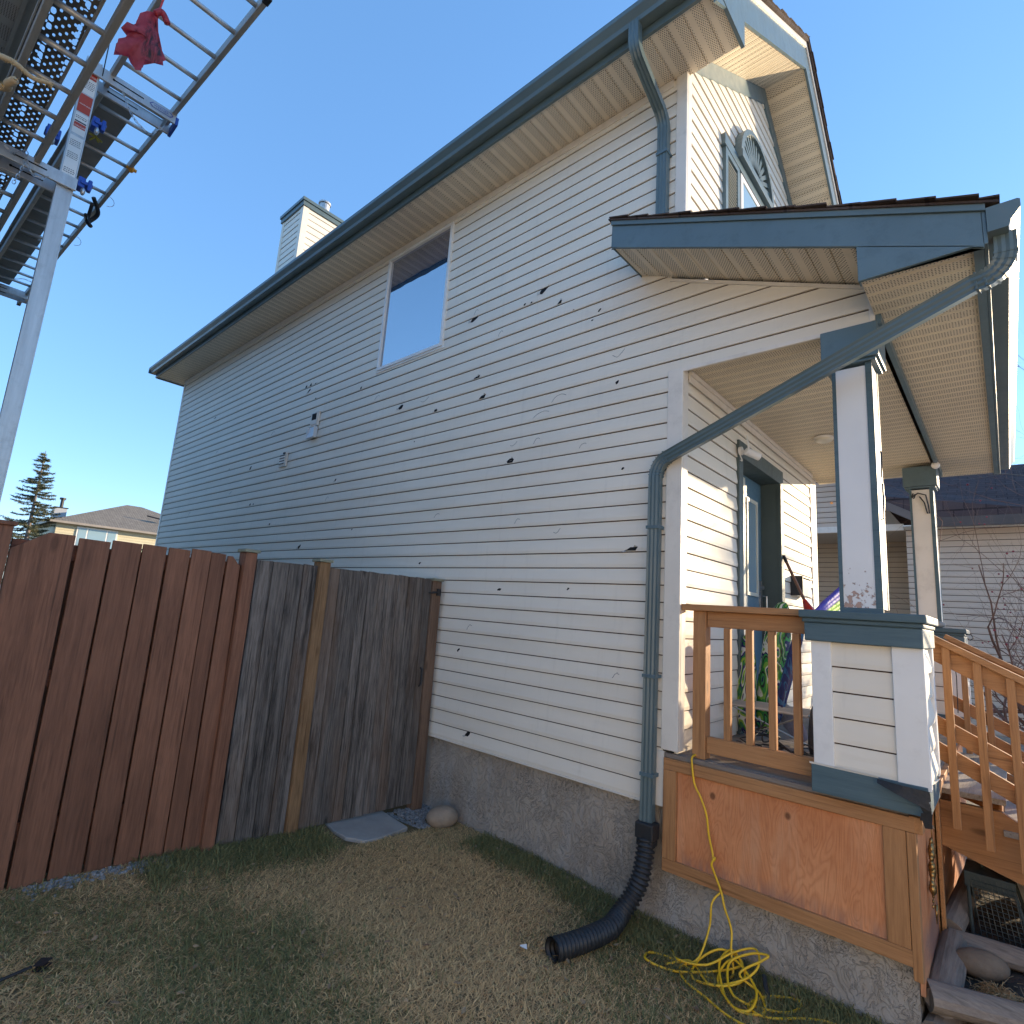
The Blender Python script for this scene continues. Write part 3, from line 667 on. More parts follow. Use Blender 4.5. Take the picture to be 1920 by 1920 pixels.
for i, (hx, hz, s) in enumerate(HOLES):
    s *= 1.5
    rg = random.Random(i * 13 + 1); m = MB(); n = 9; k = math.floor((hz - C0) / CP); zlo, zhi = C0 + k * CP + .004, C0 + (k + 1) * CP - .002
    a0 = rg.uniform(.3, .9); pts = []
    for j in range(n):
        a = 2 * math.pi * j / n; r = s * .5 * rg.uniform(.55, 1.15); u, v = r * math.cos(a), r * .62 * math.sin(a)
        u, v = u * math.cos(a0) - v * math.sin(a0), u * math.sin(a0) + v * math.cos(a0)
        z = min(zhi, max(zlo, hz + v)); pts.append((hx + u, WY - face_d(z) - .0015, z))
    m.m = 0; m.quad(*pts)
    if s > .05:       # a curled flap of vinyl at the rim
        a, b = pts[n // 2], pts[n // 2 + 1]; m.m = 1
        m.quad(a, b, (b[0] - s * .18, b[1] - .014, b[2] - s * .1), (a[0] - s * .2, a[1] - .01, a[2] - s * .02))
        c = pts[0]; d = pts[1]; m.quad(c, d, (d[0] + s * .12, d[1] - .012, d[2] + s * .12))
    m.build("siding_hole", [m_dark, m_torn], H)
CR = [(-2.72, 3.30, .16, .03), (-2.55, 3.34, .14, .035), (-2.02, 3.58, .1, -.03), (-3.0, 3.02, .07, -.02), (-2.75, 3.12, .06, .03), (-4.25, 3.72, .12, -.03), (-5.1, 3.9, .08, .03), (-3.9, 2.5, .07, .02), (-3.35, 1.6, .05, .025), (-7.6, 3.9, .1, .03), (-8.8, 3.2, .07, -.02),
      (-3.6, 4.5, .05, .03), (-2.3, 3.0, .06, .02), (-5.9, 2.9, .06, .03), (-2.9, 2.45, .05, .02), (-1.95, 1.35, .05, .02), (-9.6, 3.9, .06, .03), (-10.4, 3.0, .07, .03), (-3.25, 4.1, .05, .03), (-2.5, 2.3, .06, -.02)]
for i, (cx, cz, ln, sag) in enumerate(CR):
    m = MB(); rg = random.Random(i); k = math.floor((cz - C0) / CP); zlo, zhi = C0 + k * CP + .01, C0 + (k + 1) * CP - .012; P = []
    for j in range(7):
        t = j / 6; z = min(zhi, max(zlo, (zlo + zhi) / 2 + sag * (4 * t * (1 - t) - .5) + rg.uniform(-.004, .004) + (t - .5) * .03)); P.append((cx + (t - .5) * ln, WY - face_d(z) - .0006, z))
    m.tube(P, .0016, 4, up=(0, 1, 0)); m.build("siding_crack", m_crack, H)
# pillars
def pillar(y0, far):
    x0, x1 = -.64, -.452; d = .19
    m = MB()
    m.box(x0 + .0125, x1 - .003, y0 + .005, y0 + d - .013, 1.83, 3.12)
    k = N("peeling white paint"); x, y, z = k.xyz()
    pk = k.math('ADD', k.noise(k.co, 26, 6, .7), k.ramp(z, 1.83, 2.12, .12, -.16))
    o = k.mix(k.ramp(k.noise(k.co, 3, 4), .3, .7), (.72, .71, .70), (.78, .77, .76))
    flake = k.ramp(pk, .60, .615, 0, 1)
    m2 = k.done(k.mix(flake, o, (.45, .29, .23)), .5, flake, -.002, 1.)
    p = m.build("pillar", m2 if not far else m_trimw, H)
    lab(p, "porch pillar with flaking white paint" if not far else "far porch pillar with cream paint")
    m = MB()
    for a, b in ((x0, x0 + .018), (x1 - .030, x1)):
        m.box(a, b, y0, y0 + .0045, 1.832, 3.14); m.box(a, b, y0 + d - .0115, y0 + d, 1.832, 3.14)
    m.box(x0, x0 + .0115, y0 + .012, y0 + .045, 1.832, 3.14); m.box(x0, x0 + .0115, y0 + d - .045, y0 + d - .012, 1.832, 3.14); m.box(x1 - .0115, x1, y0 + d - .03, y0 + d - .012, 1.832, 3.14)
    m.box(x0 - .0, x1, y0 + .0, y0 + .018, 1.812, 1.8315)
    m.split("corner_strip", m_bluewood, p)
    m = MB(); m.box(-.684, -.415, y0 - .035, y0 + d + .035, 3.152, 3.345); m.box(-.668, -.43, y0 - .02, y0 + d + .02, 3.135, 3.1515); m.build("capital", m_blue, p, bevel=.004)
    # pier
    a0, a1, b0, b1 = -.772, -.325, y0 - .01, y0 + .44
    m = MB(); siding(m, [(a0 + .085, 1.04), (a1 - .095, 1.04), (a1 - .095, 1.655), (a0 + .085, 1.655)], lambda u, v, dd: (u, b0 - dd, v), 1.045, .1225, .012)
    siding(m, [(b0 + .06, 1.04), (b1 - .06, 1.04), (b1 - .06, 1.655), (b0 + .06, 1.655)], lambda u, v, dd: (a1 + dd, u, v), 1.045, .1225, .02)
    m.m = 0; m.box(a0, a1, b0 + .001, b1, 1.0, 1.655)
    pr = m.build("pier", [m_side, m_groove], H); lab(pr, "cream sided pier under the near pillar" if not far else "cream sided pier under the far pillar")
    m = MB(); m.box(a0, a0 + .09, b0 - .022, b0 - .001, 1.05, 1.655); m.box(a1 - .10, a1 + .024, b0 - .022, b0 - .001, 1.03, 1.655); m.box(a1 + .001, a1 + .022, b0 + .0, b0 + .055, 1.03, 1.655)
    m.box(a1 + .001, a1 + .022, b1 - .06, b1, 1.03, 1.655); m.split("corner_trim", m_white, pr, .003)
    m = MB(); m.box(a0 - .025, a1 + .028, b0 - .045, b1 + .03, 1.652, 1.745); m.box(a0 - .033, a1 + .033, b0 - .055, b1 + .04, 1.7455, 1.768)
    m.box(a0 - .045, a1 + .047, b0 - .07, b1 + .055, 1.7685, 1.809); m.build("coping", m_bluewood, pr, bevel=.006)
    m = MB(); m.box(a0 - .012, a1 + .012, b0 - .025, b1 + .01, .92, 1.048); m.build("base_board", m_bluewood, pr, bevel=.003)
    return pr
p1 = pillar(3.27, False); p2 = pillar(6.5, True)
# torn membrane and lifted flashing at the foot of the near pier
mb = MB(); b0 = 3.235; rg = random.Random(9); ro = []
for i in range(11):
    t = i / 10; x = -.50 + t * .195; ro.append([(x, b0 - .032 - .014 * math.sin(t * 3) * rg.uniform(.9, 1.1) - j * .003, 1.050 - t * .01 - j * (.006 + .020 * t)) for j in range(4)])
for i in range(10):
    for j in range(3): mb.quad(ro[i][j], ro[i + 1][j], ro[i + 1][j + 1], ro[i][j + 1])
for j in range(5):
    z = 1.03 - j * .028; mb.quad((-.345 + rg.uniform(0, .01), b0 - .034, z), (-.30 + rg.uniform(-.005, .01), b0 - .038, z + .004), (-.303, b0 - .036 + rg.uniform(0, .012), z - .03), (-.338 + rg.uniform(-.01, .01), b0 - .036, z - .032))
mb.build("torn_membrane", plain("black membrane", (.015, .016, .02), .6, .2, 20, bump=.006, bsc=25), p1, smooth=True)
mb = MB(); mb.quad((-.79, b0 - .008, 1.060), (-.5, b0 - .010, 1.054), (-.5, b0 - .004, 1.046), (-.79, b0 - .004, 1.050)); mb.quad((-.312, 3.27, 1.05), (-.292, 3.30, 1.06), (-.288, 3.5, 1.05), (-.309, 3.5, 1.04))
mb.quad((-.33, b0 - .02, .99), (-.305, b0 - .045, 1.0), (-.30, b0 - .03, .95), (-.335, b0 - .022, .93)); mb.quad((-.33, b0 - .012, .915), (-.30, b0 - .03, .905), (-.298, b0 - .01, .885))
mb.build("lifted_flashing", m_white, p1)

# downspouts
def dprof(a=.038, b=.028):
    pts = []; n = 6
    for i in range(n + 1): pts.append((-a + 2 * a * i / n, b - (.004 if i % 2 else 0)))
    for i in range(n, -1, -1): pts.append((-a + 2 * a * i / n, -b + (.004 if i % 2 else 0)))
    return pts
def elbow(p0, p1, p2, n=7, pull=.5):
    p0, p1, p2 = Vector(p0), Vector(p1), Vector(p2)
    return [p0 * (1 - t) ** 2 + p1 * 2 * t * (1 - t) + p2 * t * t for t in [i / n for i in range(n + 1)]]
def dspout(path, name, lbl, up, ribs=()):
    m = MB(); m.sweep(path, dprof(), True, True, up); o = m.build(name, m_blue2, H); lab(o, lbl)
    return o
yb = WY - .055; xd = -1.672
d1 = dspout([(xd, 2.79, SZ + .06), (xd, 2.79, SZ - .04)] + elbow((xd, 2.79, SZ - .07), (xd, 2.79, SZ - .13), (xd, 2.84, SZ - .17)) + elbow((xd, yb - .07, 5.40), (xd, yb, 5.345), (xd, yb, 5.28)) + [(xd, yb, 4.85), (xd, yb, 4.30)], "downspout", "upper downspout from the main eave to the porch roof", (0, -1, 0))
m = MB()
for z in (5.06, 4.5): m.box(xd - .044, xd + .044, yb - .034, WY - .001, z, z + .022)
m.split("strap", m_blue, d1)
a = Vector((.095, 2.955, 3.30)); b = Vector((-1.585, WY - .06, 2.755))
d = (b - a).normalized()
path = [(.10, 2.94, 3.44), (.10, 2.94, 3.40)] + elbow((.10, 2.94, 3.37), (.10, 2.95, 3.26), a + d * .12) + elbow(b - d * .0, b + d * .09, (xd, WY - .06, 2.62)) + [(xd - .001, WY - .058, 2.3), (xd - .006, WY - .056, .50)]
d2 = dspout(path, "downspout", "lower downspout slanting from the porch gutter to the wall and down", (0, -1, 0))
m = MB()
for z in (2.28, 1.35, .78): m.box(xd - .046, xd + .042, WY - .092, WY - .001, z, z + .02)
m.split("strap", m_blue, d2)
m = MB()
for q, ang in ((path[2:10], 0), (path[10:18], 1)):
    for i in range(len(q) - 1):
        p = (Vector(q[i]) + Vector(q[i + 1])) / 2; t = (Vector(q[i + 1]) - Vector(q[i])).normalized()
        m.sweep([p - t * .004, p + t * .004], [(x * 1.07, y * 1.1) for x, y in dprof()], True, True, (0, -1, 0))
m.build("crimped_elbow", m_blue2, d2)

# ------------------------------------------------------------------ porch deck, rails, stairs
D = thing("wooden_porch", "orange cedar porch with plywood skirting, railing and steps", "porch", (-1, 4.5, 0))
mb = MB(); y = WY + .03
while y < 6.7:
    mb.box(-1.56 + random.uniform(0, .004), -.372, y, y + .135, .893, .925 + random.uniform(0, .0015)); y += .14
mb.box(-1.595, -1.535, WY + .03, WY + .2, .89, .922); mb.build("deck_boards", m_deck, D, bevel=.003)
mb = MB(); mb.box(-1.592, -.395, WY - .012, WY + .0195, .90, .924); mb.build("deck_edge", m_deck, D, bevel=.002)
sy = WY - .005
mb = MB(); mb.box(-1.51, -.50, sy - .008, sy + .018, .35, .83); sk = mb.build("skirt_panel", m_ply, D)
mb = MB(); mb.box(-1.594, -.375, sy - .026, sy + .016, .835, .8995); mb.box(-1.594, -.40, sy - .026, sy + .016, .285, .352); mb.split("skirt_rail", m_cedar_x, D, .003)
mb = MB(); mb.box(-1.594, -1.512, sy - .027, sy + .0155, .3525, .8345); mb.box(-.50, -.41, sy - .0245, sy + .0155, .3525, .8345); mb.box(-.408, -.372, sy - .0275, sy + .03, .235, .8345); mb.split("skirt_post", m_cedar, D, .003)
# front skirting facing the street
mb = MB(); mb.box(-.392, -.374, WY + .03, 3.98, .16, .83); mb.box(-.392, -.374, 4.06, 6.6, .0, .83); mb.split("front_skirt", m_ply, D)
mb = MB(); mb.box(-.395, -.345, WY - .03, 5.0, .835, .905); mb.box(-.373, -.345, 4.0, 4.04, .1, .834); mb.box(-.395, -.36, 4.0, 4.05, .1, .834); mb.split("front_skirt_frame", m_cedar_y, D, .003)
# side railing
ry = 3.36
mb = MB(); mb.box(-1.505, -.815, ry - .07, ry + .07, 1.775, 1.812); mb.box(-1.362, -.815, ry - .02, ry + .018, 1.682, 1.7745); mb.box(-1.362, -.79, ry - .02, ry + .018, .962, 1.052); sr_ = mb.split("side_railing", m_cedar_x, D, .004, "rail")
mb = MB(); mb.box(-1.441, -1.363, ry - .04, ry + .038, .926, 1.7745); mb.build("post", m_cedar, sr_, bevel=.004)
for xx in (-1.245, -1.120, -.998, -.872):
    mb = MB(); mb.box(xx - .019, xx + .019, ry - .018, ry + .017, 1.052, 1.6815); mb.build("baluster", m_cedar, sr_, bevel=.003)
# stairs run down toward the street
ps_ = -.515
def stair_rail(y0, lbl, n=12):
    m = MB(); X0, X1 = -.385, 1.45; L = lambda x, z: (x, y0, z + ps_ * (x + .38))
    m.beam(L(X0, 1.730), L(X1, 1.730), .09, .036, (0, 0, 1))
    m.beam((X0, y0 + .01, 1.655 + ps_ * (X0 + .38)), (X1, y0 + .01, 1.655 + ps_ * (X1 + .38)), .034, .10)
    m.beam((X0, y0 + .02, 1.245 + ps_ * (X0 + .38)), (X1, y0 + .02, 1.245 + ps_ * (X1 + .38)), .03, .085)
    m.beam((X0, y0 + .02, 1.10 + ps_ * (X0 + .38)), (X1, y0 + .02, 1.10 + ps_ * (X1 + .38)), .03, .085)
    o = lab(m.split("stair_railing", m_cedar_x, D, .003, "rail"), lbl)
    for i in range(n):
        x = -.28 + i * .135; zt_ = 1.70 + ps_ * (x + .38)
        b = MB(); b.box(x - .019, x + .019, y0 - .036, y0 - .0075, max(.02, zt_ - .96 - .1 * (i % 1)), zt_ + .012); b.build("baluster", m_cedar, o, bevel=.003)
    b = MB(); b.box(-.40, -.362, y0 - .02, y0 + .055, .93, 1.70); b.build("post", m_cedar, o, bevel=.003)
    return o
stair_rail(4.15, "near stair railing of cedar boards"); stair_rail(5.70, "far stair railing of cedar boards")
mb = MB()
for i in range(5):
    x = -.36 + i * .27; z = .87 - i * .155
    mb.box(x, x + .29, 4.22, 5.66, z - .03, z)
mb.split("stair_tread", wood("pale worn tread", (.26, .22, .18), (.45, .39, .33), 'y', .8, .3), D, .003)
mb = MB()
for yy in (4.24, 5.60):
    mb.prism([(-.36, .80), (-.09, .80), (.18, .645), (.45, .49), (.72, .335), (.99, .18), (.99, .0), (.80, .02), (.30, .36), (-.36, .56)], 'y', yy, yy + .04)
mb.split("stringer", m_cedar_x, D)
mb = MB()
for i in range(5):
    x = -.36 + (i + 1) * .27; z = .87 - (i + 1) * .155
    mb.box(x - .012, x - .001, 4.28, 5.60, z, z + .125)
mb.split("riser", m_cedar_y, D)

# ------------------------------------------------------------------ fences and gate (plane x = -3.72)
XF = -3.72
def fence_section(y0, y1, nb, pname, label, mat, top, clipends, loc, extra=None):
    pass
F = thing("fence", "red brown stained board fence panel with clipped end boards", "fence", (XF, 1, .15))
mb = MB(); ys = [(.395, .649), (.662, .803), (.815, .956), (.966, 1.087), (1.097, 1.213), (1.222, 1.332), (1.340, 1.428), (1.436, 1.505)]
rg = random.Random(2)
for i, (a, b) in enumerate(ys):
    zt_ = 1.925 + rg.uniform(-.006, .01); zb = .215 - .07 * i / 7 + (.0 if i < 7 else .04)
    o = rg.uniform(-.004, .004); tl = rg.uniform(-.004, .004)
    if i == 0: pl = [(a, zb), (b, zb), (b + tl, zt_), (a + .14, zt_), (a, zt_ - .10)]
    elif i == 7: pl = [(a, zb), (b + .04, zb), (b + .012, zt_ - .06), (a + .03, zt_), (a, zt_)]
    else: pl = [(a, zb), (b, zb - .003), (b + tl, zt_), (a + tl, zt_ + .004)]
    mb.prism(pl, 'x', XF + .0 + o, XF + .02 + o)
mb.build("board_panel", m_fence, F, bevel=.003)
mb = MB()
for z in (.42, 1.15, 1.80): mb.box(XF - .045, XF - .006, .40, 1.50, z, z + .085)
mb.box(XF - .035, XF - .0055, 1.44, 1.53, .2, 1.87); mb.split("rail", m_fence_y, F, .003)
mb = MB()
for (a, b), (a2, b2) in zip(ys[:-1], ys[1:]): mb.box(XF - .072 + .002 * (a > 1), XF - .0455, (b + a2) / 2 - .052, (b + a2) / 2 + .052, .22, 1.835)
mb.build("back_boards", m_fence, F)
m_cap = plain("verdigris post cap", (.24, .24, .17), .6, .25, 12)
def post(y0, y1, zb, zt_, mat, parent, cap=True, xo=.05, capm=None):
    m = MB(); m.box(XF - .05, XF + xo - .01, y0, y1, zb, zt_); p = m.build("post", mat, parent, bevel=.005)
    if cap: m = MB(); m.box(XF - .062, XF + xo + .002, y0 - .012, y1 + .012, zt_ + .0005, zt_ + .022); m.build("cap", capm or m_cap, p, bevel=.004)
    return p
post(1.53, 1.605, .08, 1.955, m_fence, F, xo=.065)
post(.285, .39, .15, 1.945, m_fence, F, xo=.06, capm=m_fence)
F2 = thing("fence", "red brown stained fence section running out of the left edge behind the thick post", "fence", (XF, -.3, .2))
mb = MB()
for i in range(9):
    y = .262 - i * .13; mb.box(XF + rg.uniform(-.003, .003), XF + .02, y - .118, y, .22, 1.86 + rg.uniform(0, .02))
mb.build("board_panel", m_fence, F2, bevel=.003); mb = MB(); mb.box(XF - .045, XF - .006, -.9, .26, .5, .585); mb.box(XF - .045, XF - .006, -.9, .26, 1.6, 1.685); mb.split("rail", m_fence_y, F2)
G = thing("gate", "weathered grey board gate beside the house wall", "gate", (XF, 2.4, .1))
mb = MB(); rg = random.Random(4)
seg = [1.625, 1.735, 1.85, 1.955, 2.062]
for a, b in zip(seg[:-1], seg[1:]):
    o = rg.uniform(-.003, .003); mb.prism([(a + .002, .145), (b - .002, .14), (b - .002, 1.918), (a + .002, 1.92 + rg.uniform(-.006, .006))], 'x', XF + o, XF + .018 + o)
mb.build("board_panel", m_gate, G, bevel=.002); 
post(2.064, 2.148, .10, 1.95, m_post, G, xo=.055)
seg = [2.152, 2.245, 2.318, 2.425, 2.50, 2.60, 2.69, 2.79, 2.885, 2.97, 3.06, 3.14]
lf = MB()
for i, (a, b) in enumerate(zip(seg[:-1], seg[1:])):
    o = rg.uniform(-.004, .004); lf.prism([(a + .002, .135 - .02 * i / 11), (b - .002, .13 - .02 * i / 11), (b - .002, 1.918), (a + .002, 1.92 + rg.uniform(-.004, .004))], 'x', XF + o, XF + .018 + o)
lf.build("gate_leaf", m_gate, G, bevel=.002)
post(3.145, 3.245, .05, 1.905, wood("post timber", (.10, .06, .04), (.24, .15, .10), 'z', .8, .5), G, xo=.04)
mb = MB(); mb.box(XF + .032, XF + .038, 3.145, 3.235, 1.80, 1.815); mb.box(XF + .032, XF + .045, 3.19, 3.23, 1.78, 1.84); mb.tube([(XF + .03, 3.10, 1.80), (XF + .05, 3.13, 1.80), (XF + .05, 3.2, 1.81)], .006, 6); mb.build("latch", m_blackm, G)
mb = MB(); mb.tube([(XF + .02, 3.10, 1.18), (XF + .05, 3.09, 1.16), (XF + .05, 3.09, 1.05), (XF + .02, 3.10, 1.03)], .007, 6); mb.build("handle", m_blackm, G)

# paving slab, gravel, boulder
mb = MB(); sp_ = [(-3.76, 2.40), (-3.60, 2.375), (-3.47, 2.39), (-3.36, 2.47), (-3.35, 2.60), (-3.41, 2.88), (-3.76, 2.90)]; n_ = len(sp_)
gs = lambda x, y: .078 - .0426 * x - .052 * y
mb.v = [(x, y, gs(x, y) - .1) for x, y in sp_] + [(x, y, gs(x, y) + .008) for x, y in sp_]
mb.f = [tuple(range(n_ - 1, -1, -1)), tuple(range(n_, 2 * n_))] + [(i, (i + 1) % n_, n_ + (i + 1) % n_, n_ + i) for i in range(n_)]; mb.mi = [0] * (n_ + 2)
tag(mb.build("paving_slab", plain("pale concrete", (.34, .315, .29), .9, .15, 4, bump=.003, bsc=60), bevel=.008), "grey concrete paving slab under the weathered gate", "slab")
mb = MB(); rg = random.Random(6)
for i in range(1250):
    if i < 950: x, y = rg.uniform(-3.76, -3.38), rg.uniform(2.93, 3.31); y = max(y, 2.93 + (x + 3.76) * .2)
    else:
        y = rg.uniform(.72, 1.36); x = XF + .03 + abs(rg.gauss(0, .05))
    r = rg.uniform(.006, .014); mb.ball((x, y, gz(x, y) + r * .4), r, 6, 4, (1, rg.uniform(.6, 1), rg.uniform(.5, .9)), .15, seed=i)
tag(mb.build("gravel", plain("grey gravel", (.24, .235, .23), .9, .5, 55)), "loose grey gravel at the foot of gate and fence", "gravel", kind='stuff')
def stone(name, c, r, sq, rotz, col, seed, label, cat="stone"):
    m = MB(); rg = random.Random(seed); n1, n2 = 22, 14; q = Matrix.Rotation(rotz, 3, 'Z')
    m.ball(c, r, 30, 18, sq, .006, q, seed)
    o = m.build(name, plain(name + " " + str(seed), col, .85, .2, 9, bump=.004, bsc=45, dirt=((col[0] * .5, col[1] * .45, col[2] * .4), .4)), smooth=True)
    return tag(o, label, cat)
stone("boulder", (-3.36, 3.17, .10), .125, (1, .70, .66), 1.1, (.33, .25, .18), 11, "smooth tan boulder on the lawn against the grey foundation", "boulder")

# ------------------------------------------------------------------ drain pipe
def ribbed_pipe(path, r, pitch, amp):
    P = [Vector(p) for p in path]; L = [0]
    for a, b in zip(P[:-1], P[1:]): L.append(L[-1] + (b - a).length)
    out, rs = [], []; s = 0; i = 0; step = pitch / 4
    while s < L[-1]:
        while L[i + 1] < s: i += 1
        t = (s - L[i]) / (L[i + 1] - L[i]); out.append(P[i].lerp(P[i + 1], t)); rs.append(r + amp * (0, 1, 1, 0)[int(s / step) % 4]); s += step
    return out, rs
def smooth_path(pts, n=10):
    P = [Vector(p) for p in pts]; P = [P[0] * 2 - P[1]] + P + [P[-1] * 2 - P[-2]]; o = []
    for i in range(1, len(P) - 2):
        for j in range(n):
            t = j / n; a, b, c, d = P[i - 1], P[i], P[i + 1], P[i + 2]
            o.append(.5 * ((2 * b) + (c - a) * t + (2 * a - 5 * b + 4 * c - d) * t * t + (3 * b - a - 3 * c + d) * t ** 3))
    o.append(P[-2]); return o
T_ = thing("drain_pipe", "black corrugated flexible drain pipe curving from the downspout onto the lawn", "pipe", (-1.7, 3.1, 0))
pp = smooth_path([(-1.672, 3.225, .44), (-1.668, 3.205, .36), (-1.672, 3.17, .25), (-1.70, 3.13, .15), (-1.725, 3.04, .075), (-1.715, 2.92, .055), (-1.735, 2.74, .058), (-1.765, 2.60, .062), (-1.79, 2.50, .068)], 14)
o_, r_ = ribbed_pipe(pp, .044, .026, .011)
mb = MB(); prof = [(math.cos(2 * math.pi * i / 20), math.sin(2 * math.pi * i / 20)) for i in range(20)]
mb.sweep(o_, prof, True, False, (0, 0, 1), r_); o2 = o_[-14:]; mb.sweep(o2, prof, True, False, (0, 0, 1), [x - .006 for x in r_[-14:]])
q = mb.build("corrugated_hose", m_black, T_, smooth=True)
mb = MB(); mb.box(-1.728, -1.612, 3.185, 3.275, .44, .53); mb.box(-1.72, -1.62, 3.19, 3.27, .40, .439); mb.build("adapter", m_black, T_, bevel=.008)

# ------------------------------------------------------------------ extension cord
def g(x, y, h=.012): return (x, y, gz(x, y) + h)
rg = random.Random(12)
pts = [(-1.44, 3.50, .935), (-1.425, 3.40, .937), (-1.418, WY - .02, .94), (-1.412, WY - .042, .90), (-1.395, WY - .045, .80), (-1.36, WY - .045, .74), (-1.325, WY - .047, .66), (-1.31, WY - .048, .56), (-1.288, WY - .048, .47), (-1.28, WY - .06, .44), (-1.27, WY - .06, .46), (-1.285, WY - .07, .425), (-1.272, WY - .06, .38), (-1.235, WY - .06, .30), (-1.215, WY - .07, .24), (-1.18, WY - .07, .15), (-1.17, 3.20, .07)]
loops = [g(-1.15, 3.15), g(-1.25, 3.05), g(-1.42, 3.05), g(-1.52, 3.00), g(-1.50, 2.93), g(-1.36, 2.97), g(-1.2, 3.12, .03), g(-1.12, 3.22, .06), g(-1.22, 3.20, .09), g(-1.3, 3.10, .04), g(-1.28, 2.99), g(-1.14, 3.02, .03), g(-1.08, 3.14, .05), g(-1.17, 3.22, .10), g(-1.20, 3.12, .06), g(-1.10, 2.96), g(-1.00, 2.95, .02), g(-1.01, 3.08, .05), g(-1.15, 3.18, .08), g(-1.18, 3.05, .03), g(-1.05, 2.93), g(-.95, 3.00), g(-1.0, 3.10, .03), g(-1.1, 3.12, .06), g(-1.02, 3.20, .12), g(-1.0, 3.23, .14), g(-1.08, 3.22, .12), g(-1.16, 3.14, .07), g(-1.08, 3.0, .02), g(-.9, 3.06), g(-.84, 3.16), g(-.87, 3.21), g(-.97, 3.12, .02), g(-1.02, 3.0), g(-.93, 2.98), g(-.80, 3.10), g(-.70, 3.15), g(-.60, 3.12), g(-.56, 3.10), g(-.50, 3.17), g(-.44, 3.20)]
cord = smooth_path(pts + loops, 7)
K = thing("extension_cord", "yellow extension cord trailing down the porch skirting into a tangled heap", "cord", (-1.1, 3.1, 0))
mb = MB(); mb.tube(cord, .0058, 7); mb.build("cable", m_yel, K, smooth=True)
p2_ = smooth_path([(-1.24, WY - .05, .30), (-1.27, 3.2, .25), (-1.275, 3.18, .14), g(-1.3, 3.1, .05), g(-1.36, 3.02), g(-1.30, 2.94), g(-1.18, 2.90), g(-1.08, 2.86), g(-1.0, 2.85), g(-.93, 2.87)], 8)
mb = MB(); mb.tube(p2_, .0055, 7); mb.build("second_strand", m_yel, K, smooth=True)
p3_ = smooth_path([g(-1.45, 3.12), g(-1.38, 3.04, .03), g(-1.25, 3.08, .05), g(-1.16, 3.2, .10), g(-1.07, 3.26, .13), g(-1.03, 3.18, .10), g(-1.08, 3.1, .05), g(-1.2, 3.0, .02), g(-1.33, 3.08, .03), g(-1.42, 2.98)], 8)
mb = MB(); mb.tube(p3_, .0055, 7); mb.build("third_strand", m_yel, K, smooth=True)
mb = MB(); mb.tube([g(-1.01, 3.20, .06), g(-.985, 3.15, .03), g(-.955, 3.10, .012)], .011, 8); mb.build("plug", m_black, K)
